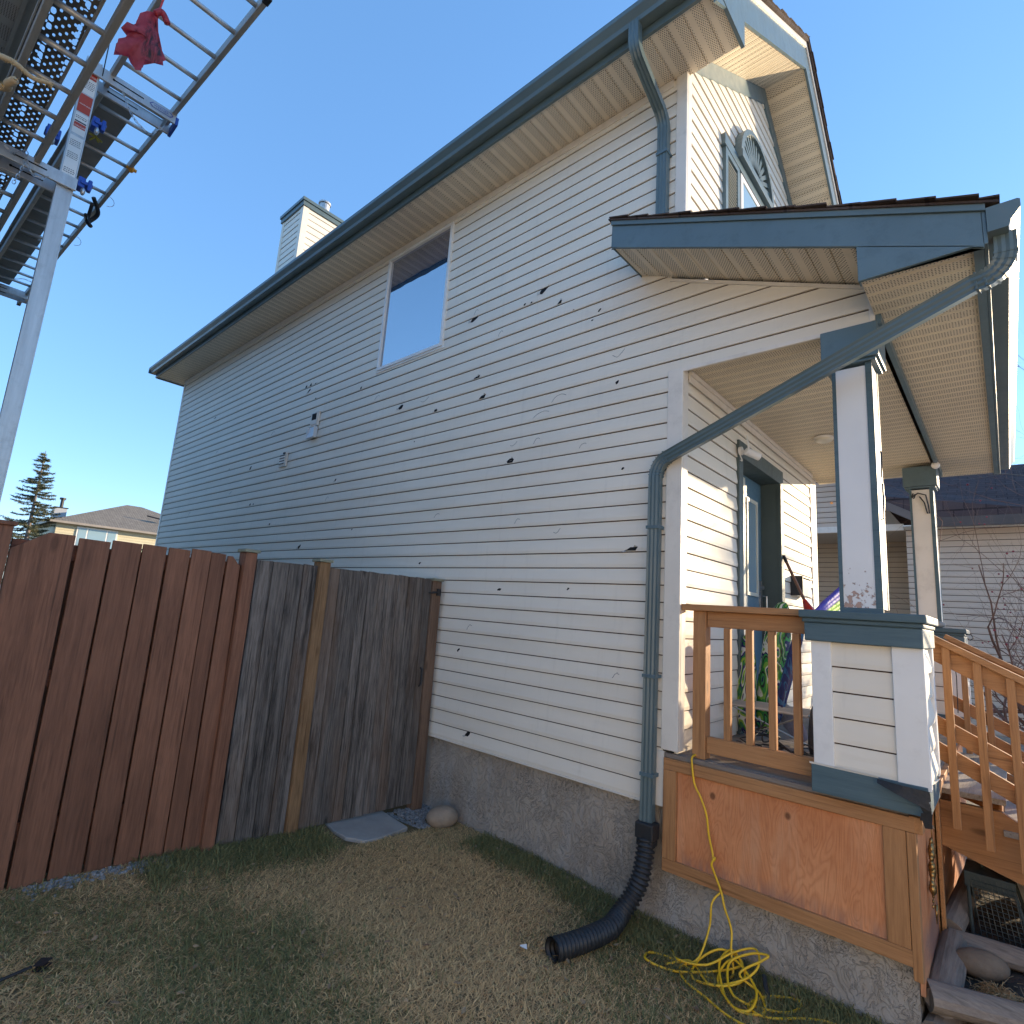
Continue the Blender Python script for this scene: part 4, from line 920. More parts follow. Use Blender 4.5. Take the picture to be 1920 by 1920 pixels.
# ------------------------------------------------------------------ grass
def grass(n, seed):
    rs = np.random.RandomState(seed)
    X = rs.uniform(-3.72, -.1, n * 2); Y = rs.uniform(.3, 3.34, n * 2)
    keep = (Y > .35 + (-.30) * 0) & ((X * -.62 + 0) > -9)
    # only the lawn, thinner where the slab and gravel lie
    slab = (X < -3.34) & (Y > 2.36) & (X + (Y - 2.9) * 0 < -3.36)
    keep &= ~((X < -3.36) & (Y > 2.34)); keep &= ~((X > -.395) & (Y > 3.02)) | (X < -.395)
    X, Y = X[keep][:n], Y[keep][:n]; n = len(X)
    Z = np.array([gz(a, b) for a, b in zip(X, Y)])
    def nz(x, y, s, o): return np.sin(x * s + o) * np.cos(y * s * 1.1 + o * 2) + .5 * np.sin(x * s * 2.3 - y * s * 1.7 + o * 3) + .35 * np.sin(x * s * 4.1 + y * s * 5.3 + o)
    gr = nz(X, Y, 2.4, 1.3) * .32 + rs.normal(0, .22, n)
    edge = np.exp(-((3.3 - Y) / .28) ** 2) * (X > -3.0) * 1.2 + np.exp(-((X + 3.72) / .35) ** 2) * (Y < 2.3) * (Y > 1.2) * 1.3
    fw = np.exp(-((X + 2.2) ** 2 / .35 + (Y - 1.25) ** 2 / .35)) * .35
    gr = gr - .22; brown = np.exp(-(((X + 2.75) ** 2) / .55 + ((Y - 2.35) ** 2) / .5)) * .9 + np.exp(-(((X + 1.9) ** 2) / .25 + ((Y - 2.1) ** 2) / .25)) * .6
    gr = gr + edge + fw - brown - .02
    G1 = np.array([.25, .215, .085]); G2 = np.array([.125, .125, .045]); B1 = np.array([.86, .58, .27]); B2 = np.array([.50, .30, .14])
    t = rs.uniform(0, 1, n)[:, None]; green = G1 * t + G2 * (1 - t); br = B1 * t ** 1.5 + B2 * (1 - t ** 1.5)
    m = (1 / (1 + np.exp(-gr * 5)))[:, None]; pick = (rs.uniform(0, 1, n)[:, None] < m * .82).astype(float)
    C = green * pick + br * (1 - pick); isg = pick[:, 0]
    L = rs.uniform(.028, .065, n) * (1 + .5 * isg * (edge > .3)); th = rs.uniform(0, 2 * np.pi, n) * .7 + 1.0
    lift = np.where(isg > .5, rs.uniform(.25, 1.1, n), rs.uniform(.02, .55, n)); wd = rs.uniform(.0011, .0026, n)
    dx, dy = np.cos(th), np.sin(th); px, py = -dy * wd, dx * wd; V = np.zeros((n, 5, 3))
    bl = .5 * L; h1 = bl * np.sin(lift); d1_ = bl * np.cos(lift); l2 = lift * rs.uniform(-.2, .7, n); h2 = h1 + bl * np.sin(l2); d2_ = d1_ + bl * np.cos(l2)
    cur = rs.normal(0, .35, n) * bl; base = np.stack([X, Y, Z - .003], 1)
    V[:, 0] = base + np.stack([px, py, 0 * px], 1); V[:, 1] = base - np.stack([px, py, 0 * px], 1)
    mid = base + np.stack([dx * d1_, dy * d1_, h1], 1); V[:, 2] = mid - np.stack([px, py, 0 * px], 1) * .85; V[:, 3] = mid + np.stack([px, py, 0 * px], 1) * .85
    V[:, 4] = base + np.stack([dx * d2_ - dy * cur, dy * d2_ + dx * cur, np.maximum(h2, .002)], 1)
    me = bpy.data.meshes.new("grass"); me.vertices.add(n * 5); me.vertices.foreach_set('co', V.reshape(-1))
    b = np.arange(n) * 5; loops = np.stack([b, b + 1, b + 2, b + 3, b + 3, b + 2, b + 4], 1).reshape(-1)
    me.loops.add(n * 7); me.loops.foreach_set('vertex_index', loops.astype(np.int32)); me.polygons.add(n * 2)
    ls = np.stack([np.arange(n) * 7, np.arange(n) * 7 + 4], 1).reshape(-1); me.polygons.foreach_set('loop_start', ls.astype(np.int32))
    me.polygons.foreach_set('loop_total', np.tile([4, 3], n).astype(np.int32)); me.update(calc_edges=True)
    at = me.color_attributes.new("tone", 'FLOAT_COLOR', 'POINT'); cc = np.ones((n, 5, 4)); cc[:, :, :3] = C[:, None, :] * 1.
    at.data.foreach_set('color', cc.reshape(-1).astype(np.float32))
    k = N("grass blades"); a = k.n("ShaderNodeVertexColor"); a.layer_name = "tone"; m_ = k.done(a.outputs[0], .7, None, spec=.25); me.materials.append(m_)
    o = bpy.data.objects.new("grass", me); COL.objects.link(o); return o
tag(grass(230000, 1), "patchy brown and green winter lawn in front of the fence", "grass", kind='stuff')
# dead leaves
mb = MB(); rg = random.Random(21)
for i in range(330):
    x, y = rg.uniform(-3.65, -.5), rg.uniform(.4, 3.28)
    if x < -3.3 and y > 2.3: continue
    if rg.random() < .25: y = 3.27 - abs(rg.gauss(0, .06)); x = rg.uniform(-2.9, -.7)
    s = rg.uniform(.007, .021); a = rg.uniform(0, 6.28); z = gz(x, y) + rg.uniform(.012, .028); c, d_ = math.cos(a), math.sin(a)
    P = [(x + c * s * u - d_ * s * v, y + d_ * s * u + c * s * v, z + rg.uniform(-.004, .006)) for u, v in ((-1, 0), (-.3, -.45), (.6, -.3), (1.1, .05), (.5, .4), (-.4, .4))]
    mb.quad(*P)
k = N("dead leaves"); g_ = k.n("ShaderNodeNewGeometry"); lm = k.done(k.mix(g_.outputs['Random Per Island'], (.40, .28, .16), (.22, .13, .07)), .8, None)
tag(mb.build("dead_leaves", lm), "small dry leaves scattered on the lawn", "leaves", kind='stuff')
mb = MB(); mb.quad(g(-1.93, 2.42, .03), g(-1.91, 2.405, .035), g(-1.885, 2.425, .03), g(-1.905, 2.445, .04)); tag(mb.build("paper_scrap", m_white), "white paper scrap on the grass near the pipe mouth", "litter")

# ------------------------------------------------------------------ scaffold beside the next house
def sc(x, y, z): return Vector((x * 1.22, y * 1.22, 1.7 + (z - 1.7) * 1.22))
def bx(m, x0, x1, y0, y1, z0, z1):
    a, b = sc(x0, y0, z0), sc(x1, y1, z1); m.box(min(a.x, b.x), max(a.x, b.x), min(a.y, b.y), max(a.y, b.y), min(a.z, b.z), max(a.z, b.z)); return m
def pole(x, y, label, zt_=4.83, stickers=False):
    b = sc(x, y, 0); t = thing("scaffold_pole", label, "pole", (b.x, b.y, .1)); m = MB(); top = sc(x, y, zt_)
    m.box(b.x - .045, b.x + .045, b.y - .047, b.y + .047, .12, top.z); m.build("mast", m_alu, t, bevel=.006)
    m = MB(); m.box(b.x + .0455, b.x + .049, b.y - .047, b.y - .040, .12, top.z); m.box(b.x + .0455, b.x + .049, b.y + .040, b.y + .047, .12, top.z); m.split("edge_rib", m_alu, t)
    m = MB(); m.box(b.x - .11, b.x + .11, b.y - .11, b.y + .11, .105, .119); m.build("foot_plate", m_alu, t)
    if stickers:
        X = b.x + .0458
        def st(z0, z1, mat, nm, w=.038, ins=0): m = MB(); m.box(X + ins, X + .0005 + ins, b.y - w, b.y + w, z0, z1); return m.build(nm, mat, t)
        z = top.z
        s1 = st(z - .30, z - .10, m_tag, "sticker"); s2 = st(z - .46, z - .31, m_tagr, "sticker"); s3 = st(z - .64, z - .47, m_tag, "sticker"); s4 = st(z - .98, z - .66, m_tag, "sticker")
        st(z - .17, z - .11, m_tagr, "stripe", .034, .001); st(z - .59, z - .55, m_tagr, "stripe", .034, .001); st(z - .545, z - .535, m_ink, "stripe", .034, .001)
        for zz, tx, sz, mt in ((z - .155, "DANGER", .017, m_tag), (z - .40, "WARNING", .014, m_tag), (z - .582, "DANGER", .016, m_tag)): text(tx, sz, mt, "lettering", t, (X + .0022, b.y - .03, zz), (0, 1, 0), (0, 0, 1), .0003)
        m = MB(); rg = random.Random(1)
        for base, nrow in ((z - .20, 5), (z - .50, 2), (z - .70, 4), (z - .80, 4), (z - .93, 3)):
            for i in range(nrow):
                yy = b.y - .032
                while yy < b.y + .03: w = rg.uniform(.004, .012); m.box(X + .001, X + .0014, yy, min(yy + w, b.y + .032), base - i * .014, base - i * .014 + .005); yy += w + .004
        m.build("fine_print", m_ink, t)
    return t
pole(-3.99, .305, "bright aluminium scaffold pole with warning stickers behind the thick fence post", stickers=True)
pole(-8.05, .02, "far aluminium scaffold pole out beyond the left edge", 4.95)
def bracket(x, y0, y1, z, label, logo=False, flip=False, cap='hi'):
    c = sc(x, y0 if not flip else y1, z); t = thing("scaffold_bracket", label, "bracket", tuple(c))
    for dx in (0, -.13):
        m = MB(); bx(m, x + dx, x + dx - .016, y0, y1, z, z + .075); ar = m.build("arm", m_alu, t, bevel=.003)
        m = MB(); L = y1 - y0; a0 = y0 + L * (.28 if not flip else .35); bx(m, x + dx + .0012, x + dx + .0002, a0, a0 + L * .33, z + .034, z + .042)
        e = sc(x + dx + .0012, a0, z + .038); m.cyl((e.x - .001, e.y, e.z), .009, .002, 10, 'x'); m.build("slot", m_dark, ar)
    m = MB(); bx(m, x + .004, x - .15, (y1 if cap == 'hi' else y0) - .006, (y1 if cap == 'hi' else y0) + .012, z - .006, z + .05); m.build("end_cap", m_jack if cap == 'hi' else m_alu, t, bevel=.003)
    m = MB(); a = sc(x - .016, y1 - .05, z + .02); b = sc(x - .13, y1 - .05, z + .02); m.tube([a, b], .012, 8); a = sc(x - .016, y0 + .05, z + .02); b = sc(x - .13, y0 + .05, z + .02); m.tube([a, b], .012, 8); m.split("cross_pin", m_steel, t)
    if logo:
        o = sc(x + .002, y0 + .315, z + .026); m = MB(); cc = sc(x + .0012, y0 + .40, z + .038)
        hx = [(cc.y - .085, cc.z), (cc.y - .065, cc.z + .02), (cc.y + .065, cc.z + .02), (cc.y + .085, cc.z), (cc.y + .065, cc.z - .02), (cc.y - .065, cc.z - .02)]
        m.prism(hx, 'x', cc.x, cc.x + .0008); e = m.build("emblem", m_inkb, t)
        hx = [(cc.y + (a - cc.y) * .9, cc.z + (b - cc.z) * .78) for a, b in hx]; m = MB(); m.prism(hx, 'x', cc.x + .0009, cc.x + .0012); m.build("emblem_field", m_alu, e)
        text("WERNER", .026, m_inkb, "lettering", t, (cc.x + .002, cc.y - .055, cc.z - .009), (0, 1, 0), (0, 0, 1), .0003)
    return t
bracket(-3.93, .27, .76, 4.725, "upper aluminium jack bracket with a blue end cap reaching right from the pole", True)
bracket(-3.93, -.08, .352, 3.945, "lower aluminium jack bracket reaching left from the pole", flip=True, cap='lo')
bracket(-7.95, .0, .575, 4.735, "far aluminium jack bracket at the left edge under the end of the ladder")
def chain(P, label, r=.011, n=8):
    m = MB(); P = smooth_path(P, 14); L = 0; last = None; k = 0
    for i in range(1, len(P)):
        L += (P[i] - P[i - 1]).length
        if L > r * 2.3:
            L = 0; t = (P[i] - P[i - 1]).normalized(); s_ = t.cross(Vector((1, .2, .1))).normalized(); q = s_ if k % 2 else t.cross(s_).normalized(); k += 1
            m.tube([P[i] + t * (r * 1.5 * math.cos(a)) + q * (r * .75 * math.sin(a)) for a in [j * math.pi / 4 for j in range(9)]], r * .24, 5)
    tag(m.build("chain", m_steel), label, "chain")
chain([sc(-3.90, .449, 4.71), sc(-3.90, .50, 4.62), sc(-3.90, .54, 4.57), sc(-3.92, .60, 4.553), sc(-3.95, .64, 4.57), sc(-3.95, .70, 4.67)], "steel chain looped below the upper bracket")
chain([sc(-3.90, .02, 3.99), sc(-3.90, .07, 3.97), sc(-3.90, .112, 4.02), sc(-3.90, .115, 3.93), sc(-3.90, .098, 3.82), sc(-3.90, .095, 3.80)], "steel chain hanging from the lower bracket")
chain([sc(-3.90, .12, 3.98), sc(-3.90, .15, 3.91), sc(-3.9, .19, 3.90), sc(-3.9, .22, 3.93)], "short chain loop between lower bracket and pole")
chain([sc(-7.9, .26, 4.92), sc(-7.9, .34, 4.88), sc(-7.9, .45, 4.93), sc(-7.9, .52, 4.93)], "steel chain over the far bracket at the left edge")
for i, (yy, zz, l) in enumerate(((.352, 4.43, "blue pump jack clamp high on the right of the pole"), (.352, 4.015, "blue pump jack clamp low on the right of the pole"), (.235, 4.225, "blue pump jack body on the left of the pole"))):
    m = MB(); s_ = 1 if yy > .3 else -1
    bx(m, -3.93, -4.0, yy, yy + .035 * s_, zz - .03, zz + .035); bx(m, -3.92, -3.99, yy + .01 * s_, yy + .07 * s_, zz - .01, zz + .012); bx(m, -3.915, -3.95, yy + .045 * s_, yy + .065 * s_, zz - .04, zz + .03)
    j = m.build("pump_jack", m_jack, bevel=.006); tag(j, l, "jack")
    m = MB(); c = sc(-3.93, yy + .03 * s_, zz - .055); j2 = bpy.data.objects.get(j.name)
    m.ball((c.x - j.location.x, c.y - j.location.y, c.z - j.location.z), .022, 10, 7, (1, .7, 1.4)); o = m.build("hook", m_steel, j, smooth=True); o.location = (0, 0, 0)
def ladder(x0, x1, yl, yr, z, label, skip=()):
    t = thing("scaffold_ladder", label, "ladder", tuple(sc(x0, (yl + yr) / 2, z))); S_ = .057
    Y = lambda y, x: y + S_ * (x + 3.9)
    for y in (yl, yr):
        m = MB(); a, b = sc(x0, Y(y, x0), z), sc(x1, Y(y, x1), z); m.beam(a, b, .032, .078); r_ = m.build("side_rail", m_aluold, t, bevel=.004)
        for xx, dd in ((x0, 1), (x1, -1)):
            m = MB(); a = sc(xx, Y(y, xx), z); b = sc(xx - dd * .05, Y(y, xx - dd * .05), z); m.beam(a, b, .042, .088); m.build("end_boot", m_blackm, r_, bevel=.004)
    x = x0 - .12
    while x > x1 + .05:
        m = MB(); m.tube([sc(x, Y(yl, x), z - .002), sc(x, Y(yr, x), z - .002)], .0165, 10); m.build("rung", m_alu, t, smooth=True); x -= .246
    return t
ladder(-2.70, -8.35, .40, .742, 4.815, "long aluminium ladder laid flat as a walkway right of the pole")
ladder(-1.9, -5.6, -.03, .168, 4.03, "aluminium ladder laid flat left of the pole under the perforated plank")
Yp = lambda y, x: y + .057 * (x + 3.9)
m = MB(); a = [sc(-1.9, Yp(-.045, -1.9), 4.068), sc(-1.9, Yp(.112, -1.9), 4.068), sc(-5.5, Yp(.112, -5.5), 4.068), sc(-5.5, Yp(-.045, -5.5), 4.068)]
m.quad(*a); n_ = len(m.v); m.beam(sc(-1.9, Yp(-.050, -1.9), 4.058), sc(-5.5, Yp(-.050, -5.5), 4.058), .006, .035)
m.beam(sc(-1.9, Yp(.1125, -1.9), 4.060), sc(-5.5, Yp(.1125, -5.5), 4.060), .012, .03)
m.mi = [0] + [1] * 12; tag(m.build("perforated_plank", [m_perf, m_aluold]), "perforated metal walkway plank with round and slotted holes on the left ladder", "plank")
m = MB(); x = -4.2; rg = random.Random(8); lo, hi = .39, .62
segs = [(-4.20, -5.35, .60, 4.864), (-5.30, -6.75, .575, 4.872), (-6.7, -8.05, .60, 4.864)]
for a, b, h, z in segs:
    A = [sc(a, Yp(.37, a), z), sc(a, Yp(h, a), z), sc(b, Yp(h, b), z), sc(b, Yp(.37, b), z)]
    n_ = len(m.v); m.v += [tuple(p) for p in A] + [tuple(p + Vector((0, 0, .03))) for p in A]
    for f in ((3, 2, 1, 0), (4, 5, 6, 7), (0, 1, 5, 4), (1, 2, 6, 5), (2, 3, 7, 6), (3, 0, 4, 7)): m.f.append(tuple(n_ + i for i in f)); m.mi.append(0)
    o = m.build("plank", m_plank); tag(o, {-4.20: "grey plywood plank on the long ladder nearest the pole", -5.30: "middle grey plywood plank on the long ladder", -6.7: "grey plywood plank at the far end of the long ladder"}[a], "plank"); m = MB()
m = MB(); c = sc(-4.75, Yp(.752, -4.75), 4.79); m.ball(c, .035, 14, 9, (1, .7, 1)); m.cyl((c.x, c.y - .04, c.z), .015, .08, 8, 'y'); tag(m.build("marker_knob", plain("orange plastic", (.8, .33, .02), .5, .1), smooth=True), "orange plastic knob on the outer rail of the long ladder", "knob")
m = MB(); c = sc(-4.62, .45, 4.80); 
for i in range(5):
    a = i * 1.25; m.tube([c, c + Vector((.05 * math.cos(a), .05 * math.sin(a), -.01 - .02 * (i % 2)))], .008, 5)
tag(m.build("yellow_strap", plain("olive strap", (.36, .34, .05), .7, .2)), "knotted olive yellow strap on a rung of the long ladder", "strap")
m = MB(); m.tube(smooth_path([sc(-5.4, .60, 4.80), sc(-5.5, .66, 4.74), sc(-5.55, .62, 4.66), sc(-5.45, .60, 4.60), sc(-5.4, .62, 4.55)], 6), .02, 7); m.tube(smooth_path([sc(-5.4, .60, 4.75), sc(-5.5, .60, 4.64), sc(-5.35, .57, 4.6)], 6), .016, 7)
tag(m.build("black_tarp_strap", m_blackm, smooth=True), "bunched black strap hanging from the long ladder", "strap")
for i, xx in enumerate((-5.3, -6.2, -7.2)):
    m = MB(); c = sc(xx, Yp(.75, xx), 4.77); m.tube([c + Vector((.0, .01 + .055 * math.sin(a), -.03 - .055 * math.cos(a) + .03)) for a in [j * .45 for j in range(12)]], .0028, 5)
    tag(m.build("wire_hoop", m_steel), ["thin wire hoop on the ladder rail just beyond the black strap", "thin wire hoop on the ladder rail, middle of three", "thin wire hoop on the ladder rail farthest from the house"][i], "hoop", "wire hoops along the ladder rail")
m = MB(); m.tube([sc(-3.9, .355, 5.4), sc(-3.9, .345, 4.95), sc(-3.9, .348, 4.72)], .004, 6); tag(m.build("hanging_cable", m_blackm), "thin black cable hanging beside the top of the pole", "cable")
# red carrier bag tied to the inner rail
k = N("thin red plastic film"); ng = k.n("ShaderNodeNewGeometry")
f_ = k.ramp(k.noise(k.scale(k.co, (1, 7, 1.5)), 5, 5, .65, 1.), .42, .62)
dark_ = k.n("ShaderNodeVertexColor"); dark_.layer_name = "print"
colb = k.mix(k.math('MULTIPLY', f_, dark_.outputs[0]), k.mix(k.ramp(k.noise(k.co, 22, 4), .3, .7), (.42, .035, .04), (.62, .10, .11)), (.05, .03, .035))
k.done(colb, .38, k.noise(k.co, 24, 4, .6, 1.), .01, 1., spec=.5)
tr = k.n("ShaderNodeBsdfTranslucent"); k.put(tr.inputs[0], k.mix(k.math('MULTIPLY', f_, dark_.outputs[0]), (.8, .12, .22), (.1, .05, .07))); mx = k.n("ShaderNodeMixShader"); mx.inputs[0].default_value = .42
k.put(mx.inputs[1], k.b.outputs[0]); k.put(mx.inputs[2], tr.outputs[0]); k.t.links.new(mx.outputs[0], k.t.nodes["Material Output"].inputs[0])
out = [(.411, 4.615), (.384, 4.58), (.359, 4.536), (.353, 4.48), (.318, 4.443), (.303, 4.412), (.327, 4.41), (.344, 4.433), (.334, 4.40), (.326, 4.374), (.301, 4.331), (.301, 4.262), (.334, 4.277), (.353, 4.294), (.37, 4.27), (.391, 4.245), (.417, 4.27), (.419, 4.312), (.46, 4.345), (.502, 4.385), (.478, 4.45), (.449, 4.524), (.437, 4.575), (.433, 4.62)]
cx_, cz_ = .40, 4.42; m = MB(); nr = 7; rg = random.Random(31); rows = []
for (y, z) in out:
    L = []
    for j in range(nr + 1):
        t = j / nr; yy, zz = cx_ + (y - cx_) * t, cz_ + (z - cz_) * t; a = math.atan2(z - cz_, y - cx_)
        d_ = .030 * (1 - t ** 2) + .016 * math.sin(a * 6 + t * 3) * t + rg.uniform(-.006, .006); L.append(sc(-3.10 + d_, yy, zz))
    rows.append(L)
n = len(rows); vv = []
for side in (1, -1):
    base = len(m.v)
    for L in rows:
        for j, p in enumerate(L): m.v.append((p.x if side > 0 else 2 * sc(-3.105, 0, 0).x - p.x - .004, p.y, p.z))
    for i in range(n):
        i2 = (i + 1) % n
        for j in range(nr): m.f.append((base + i * (nr + 1) + j, base + i2 * (nr + 1) + j, base + i2 * (nr + 1) + j + 1, base + i * (nr + 1) + j + 1)); m.mi.append(0)
Pm = MB(); 
for p0, p1, w in ((sc(-3.08, .425, 4.60), sc(-3.08, .472, 4.60), .022),): m.tube(smooth_path([sc(-3.09, .42, 4.60), sc(-3.08, .44, 4.625), sc(-3.08, .46, 4.61), sc(-3.08, .474, 4.585)], 6), .019, 7)
bag = m.build("carrier_bag", k.m, smooth=True); tag(bag, "torn red plastic carrier bag tied to the ladder rail", "bag")
at = bag.data.color_attributes.new("print", 'FLOAT_COLOR', 'POINT')
for i, v in enumerate(bag.data.vertices):
    w = v.co + bag.location; y = w.y / 1.22; z = 1.7 + (w.z - 1.7) / 1.22
    on_ = 1. if (.395 < y < .475 and 4.33 < z < 4.56) else 0.
    at.data[i].color = (on_, on_, on_, 1)
m = MB(); a = sc(-3.1, Yp(.40, -3.1), 4.78); m.tube([sc(-3.1, .43, 4.60), sc(-3.1, .437, 4.68), a], .006, 6); m.tube([a + Vector((0, .03 * math.cos(q), .03 * math.sin(q) + .04)) for q in [j * .7 for j in range(10)]], .006, 6)
tag(m.build("bag_tie", m_red), "red knot tying the carrier bag to the rail", "tie")

# ------------------------------------------------------------------ house next door on the left (eave only just in view)
Q = thing("neighbour_house", "grey eave of the next house above the scaffold at upper left", "house", (-10, -3, 0))
def rq(x, y): return Vector((x, y + .052 * (x + 4.9), 0))
def rbox(m, x0, x1, y0, y1, z0, z1):
    A = [rq(x, y) for x, y in ((x0, y0), (x1, y0), (x1, y1), (x0, y1))]; n = len(m.v)
    m.v += [(p.x, p.y, z) for z in (z0, z1) for p in A]
    for f in ((3, 2, 1, 0), (4, 5, 6, 7), (0, 1, 5, 4), (1, 2, 6, 5), (2, 3, 7, 6), (3, 0, 4, 7)): m.f.append(tuple(n + i for i in f)); m.mi.append(0)
    return m
zs = 5.72
m = MB()
A = [rq(x, y) for x, y in ((-16, -.62), (-3.9, -.62), (-3.9, -.06), (-16, -.06))]
m.quad(*[(p.x, p.y, zs) for p in A]); m.build("soffit", m_sofg, Q)
m = MB(); rbox(m, -16, -3.88, -.06, -.035, zs - .02, zs + .17); m.build("fascia", m_soffdark, Q)
m = MB(); rbox(m, -16, -3.88, -.0345, .03, zs + .03, zs + .13); rbox(m, -16, -3.88, -.0345, .045, zs + .131, zs + .15); m.build("gutter", m_soffdark, Q)
m = MB(); rbox(m, -15.7, -4.2, -7, -.62, 0, zs); m.build("wall", m_side4, Q)
m = MB(); siding(m, [(-.6, .25), (9, .25), (9, 3.3), (-.6, 3.3)], lambda u, v, d: (u, -2.6 + d, v)); m.m = 0; m.box(-.6, 9, -9, -2.601, 0, 3.3); m.build("added_bounce_wing", [m_side, m_groove], Q)  # unseen wing, added to bounce warm sun onto the shaded wall and lawn
m = MB(); m.prism([(-9.4, 3.3), (-2.2, 3.3), (-5.8, 5.0)], 'x', -.9, 9.3); m.build("added_wing_roof", m_shin, Q)  # roof over the added bounce wing
m = MB(); A = [rq(-16, .05), rq(-3.8, .05), rq(-3.8, -3.8), rq(-16, -3.8)]; z = (zs + .17, zs + .17, 8, 8)
m.quad(*[(p.x, p.y, q) for p, q in zip(A, z)]); A = [rq(-16, -7.6), rq(-3.8, -7.6), rq(-3.8, -3.8), rq(-16, -3.8)]; m.quad(*[(p.x, p.y, q) for p, q in zip(A, z)]); m.build("roof", m_shin, Q)

# ------------------------------------------------------------------ house beyond ours on the right
B = thing("neighbour_house", "tan sided bungalow with mauve shingles beyond the porch", "house", (-1, 11, 0))
nf = lambda u, v, d: (u, 9.3 - d, v); nr_ = lambda u, v, d: (u, 10.4 - d, v)
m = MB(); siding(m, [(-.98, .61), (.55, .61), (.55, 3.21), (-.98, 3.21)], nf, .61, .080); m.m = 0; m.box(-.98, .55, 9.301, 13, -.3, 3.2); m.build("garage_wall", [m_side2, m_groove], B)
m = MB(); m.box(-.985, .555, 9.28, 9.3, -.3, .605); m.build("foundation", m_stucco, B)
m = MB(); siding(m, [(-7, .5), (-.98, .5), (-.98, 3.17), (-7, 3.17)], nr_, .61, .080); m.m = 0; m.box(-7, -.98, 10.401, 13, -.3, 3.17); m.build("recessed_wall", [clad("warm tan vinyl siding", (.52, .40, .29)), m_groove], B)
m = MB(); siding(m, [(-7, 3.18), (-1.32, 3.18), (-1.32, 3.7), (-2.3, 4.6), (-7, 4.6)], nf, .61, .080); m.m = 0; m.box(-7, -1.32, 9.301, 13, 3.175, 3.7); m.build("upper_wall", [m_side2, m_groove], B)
m = MB(); m.box(-7, -.98, 9.3, 10.4, 3.165, 3.174); m.build("overhang_soffit", m_side2, B)
m = MB(); m.box(-2.5, -1.0, 9.27, 9.299, 3.17, 3.26); m.split("band", m_trimw, B)
def roofslab(m, P, th=.06):
    n = len(m.v); m.v += [tuple(p) for p in P] + [(p[0], p[1], p[2] + th) for p in P]; k = len(P)
    m.f.append(tuple(range(n + k - 1, n - 1, -1))); m.f.append(tuple(range(n + k, n + 2 * k))); m.mi += [0, 0]
    for i in range(k): j = (i + 1) % k; m.f.append((n + i, n + j, n + k + j, n + k + i)); m.mi.append(0)
m = MB(); roofslab(m, [(-.68, 8.95, 3.20), (.75, 8.95, 3.20), (.75, 11.4, 4.42), (-2.1, 11.4, 4.42), (-1.42, 9.15, 3.62)]); roofslab(m, [(-2.1, 11.4, 4.42), (.75, 11.4, 4.42), (.75, 13.6, 3.3), (-2.1, 13.6, 3.3)])
roofslab(m, [(-7.1, 9.05, 4.3), (-2.6, 9.05, 4.3), (-2.6, 11.4, 5.2), (-7.1, 11.4, 5.2)]); m.build("roof", m_shin2, B)
m = MB(); m.box(-.70, .77, 8.90, 8.955, 3.14, 3.26); m.build("gutter", plain("dark brown gutter", (.07, .055, .05), .5, .1), B)
m = MB(); m.beam((-.70, 8.93, 3.20), (-1.44, 9.12, 3.66), .05, .10); m.beam((-2.6, 9.0, 4.4), (-1.36, 9.08, 3.70), .05, .09); m.split("rake_board", plain("brown grey rake board", (.16, .125, .11), .6, .1), B)
m = MB(); m.box(-.98, .75, 8.96, 9.29, 3.17, 3.185); m.build("soffit", m_trimw, B)
m = MB(); ac = (-2.72, 2.62); 
pts = [(ac[0] - .34, 1.6)] + [(ac[0] - .34 * math.cos(a), ac[1] + .42 * math.sin(a)) for a in [j * math.pi / 14 for j in range(15)]] + [(ac[0] + .34, 1.6)]
m.prism(pts, 'y', 10.34, 10.385); wn = m.build("arched_window", m_side2, B)
m = MB(); m.prism([(ac[0] + (u - ac[0]) * .86, 1.65 + (v - 1.6) * .93) for u, v in pts], 'y', 10.32, 10.3395); f_w = m.build("frame", m_white, wn)
m = MB(); m.prism([(ac[0] + (u - ac[0]) * .72, 1.70 + (v - 1.6) * .88) for u, v in pts], 'y', 10.310, 10.3195); m.build("pane", m_glass, wn)

for o in B.children_recursive:
    for v in o.data.vertices: v.co = Vector((v.co.x * 1.4, v.co.y * 1.4, 1.7 + (v.co.z - 1.7) * 1.4))
# ------------------------------------------------------------------ house far behind on the left
E3 = thing("neighbour_house", "distant yellow sided house with grey hip roof beyond the fence", "house", (-44, 9, 0))
X3 = -40
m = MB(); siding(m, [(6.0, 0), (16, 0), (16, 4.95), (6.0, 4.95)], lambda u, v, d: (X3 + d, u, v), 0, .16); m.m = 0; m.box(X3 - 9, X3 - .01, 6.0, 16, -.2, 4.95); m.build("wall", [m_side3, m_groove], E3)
m = MB(); ez = 4.95; apx = (X3 - 4.5, 8.85, 6.58); e = [(X3 + .5, 5.65, ez), (X3 + .5, 16.5, ez), (X3 - 9.5, 16.5, ez), (X3 - 9.5, 5.65, ez)]; ap2 = (X3 - 4.5, 11.6, 6.58)
apx = (X3 - 4.2, 10.1, 6.95); ap2 = (X3 - 4.2, 11.0, 6.95)
m.quad(e[0], e[1], ap2, apx); m.quad(e[3], e[0], apx); m.quad(e[2], e[3], apx, ap2); m.quad(e[1], e[2], ap2); m.build("roof", m_shin3, E3)
m = MB(); m.box(X3 + .45, X3 + .56, 5.6, 16.5, ez - .12, ez); m.box(X3 - 9.5, X3 + .45, 5.6, 5.7, ez - .12, ez); m.split("gutter", plain("tan grey gutter", (.3, .26, .22), .5, .1), E3)
m = MB(); m.box(X3, X3 + .06, 6.95, 8.95, 3.4, 4.78); wn = m.build("window", m_white, E3)
for a, b in ((7.03, 7.42), (7.5, 8.38), (8.46, 8.87)): m = MB(); m.box(X3 + .061, X3 + .07, a, b, 3.5, 4.70); m.build("pane", m_glassb, wn)
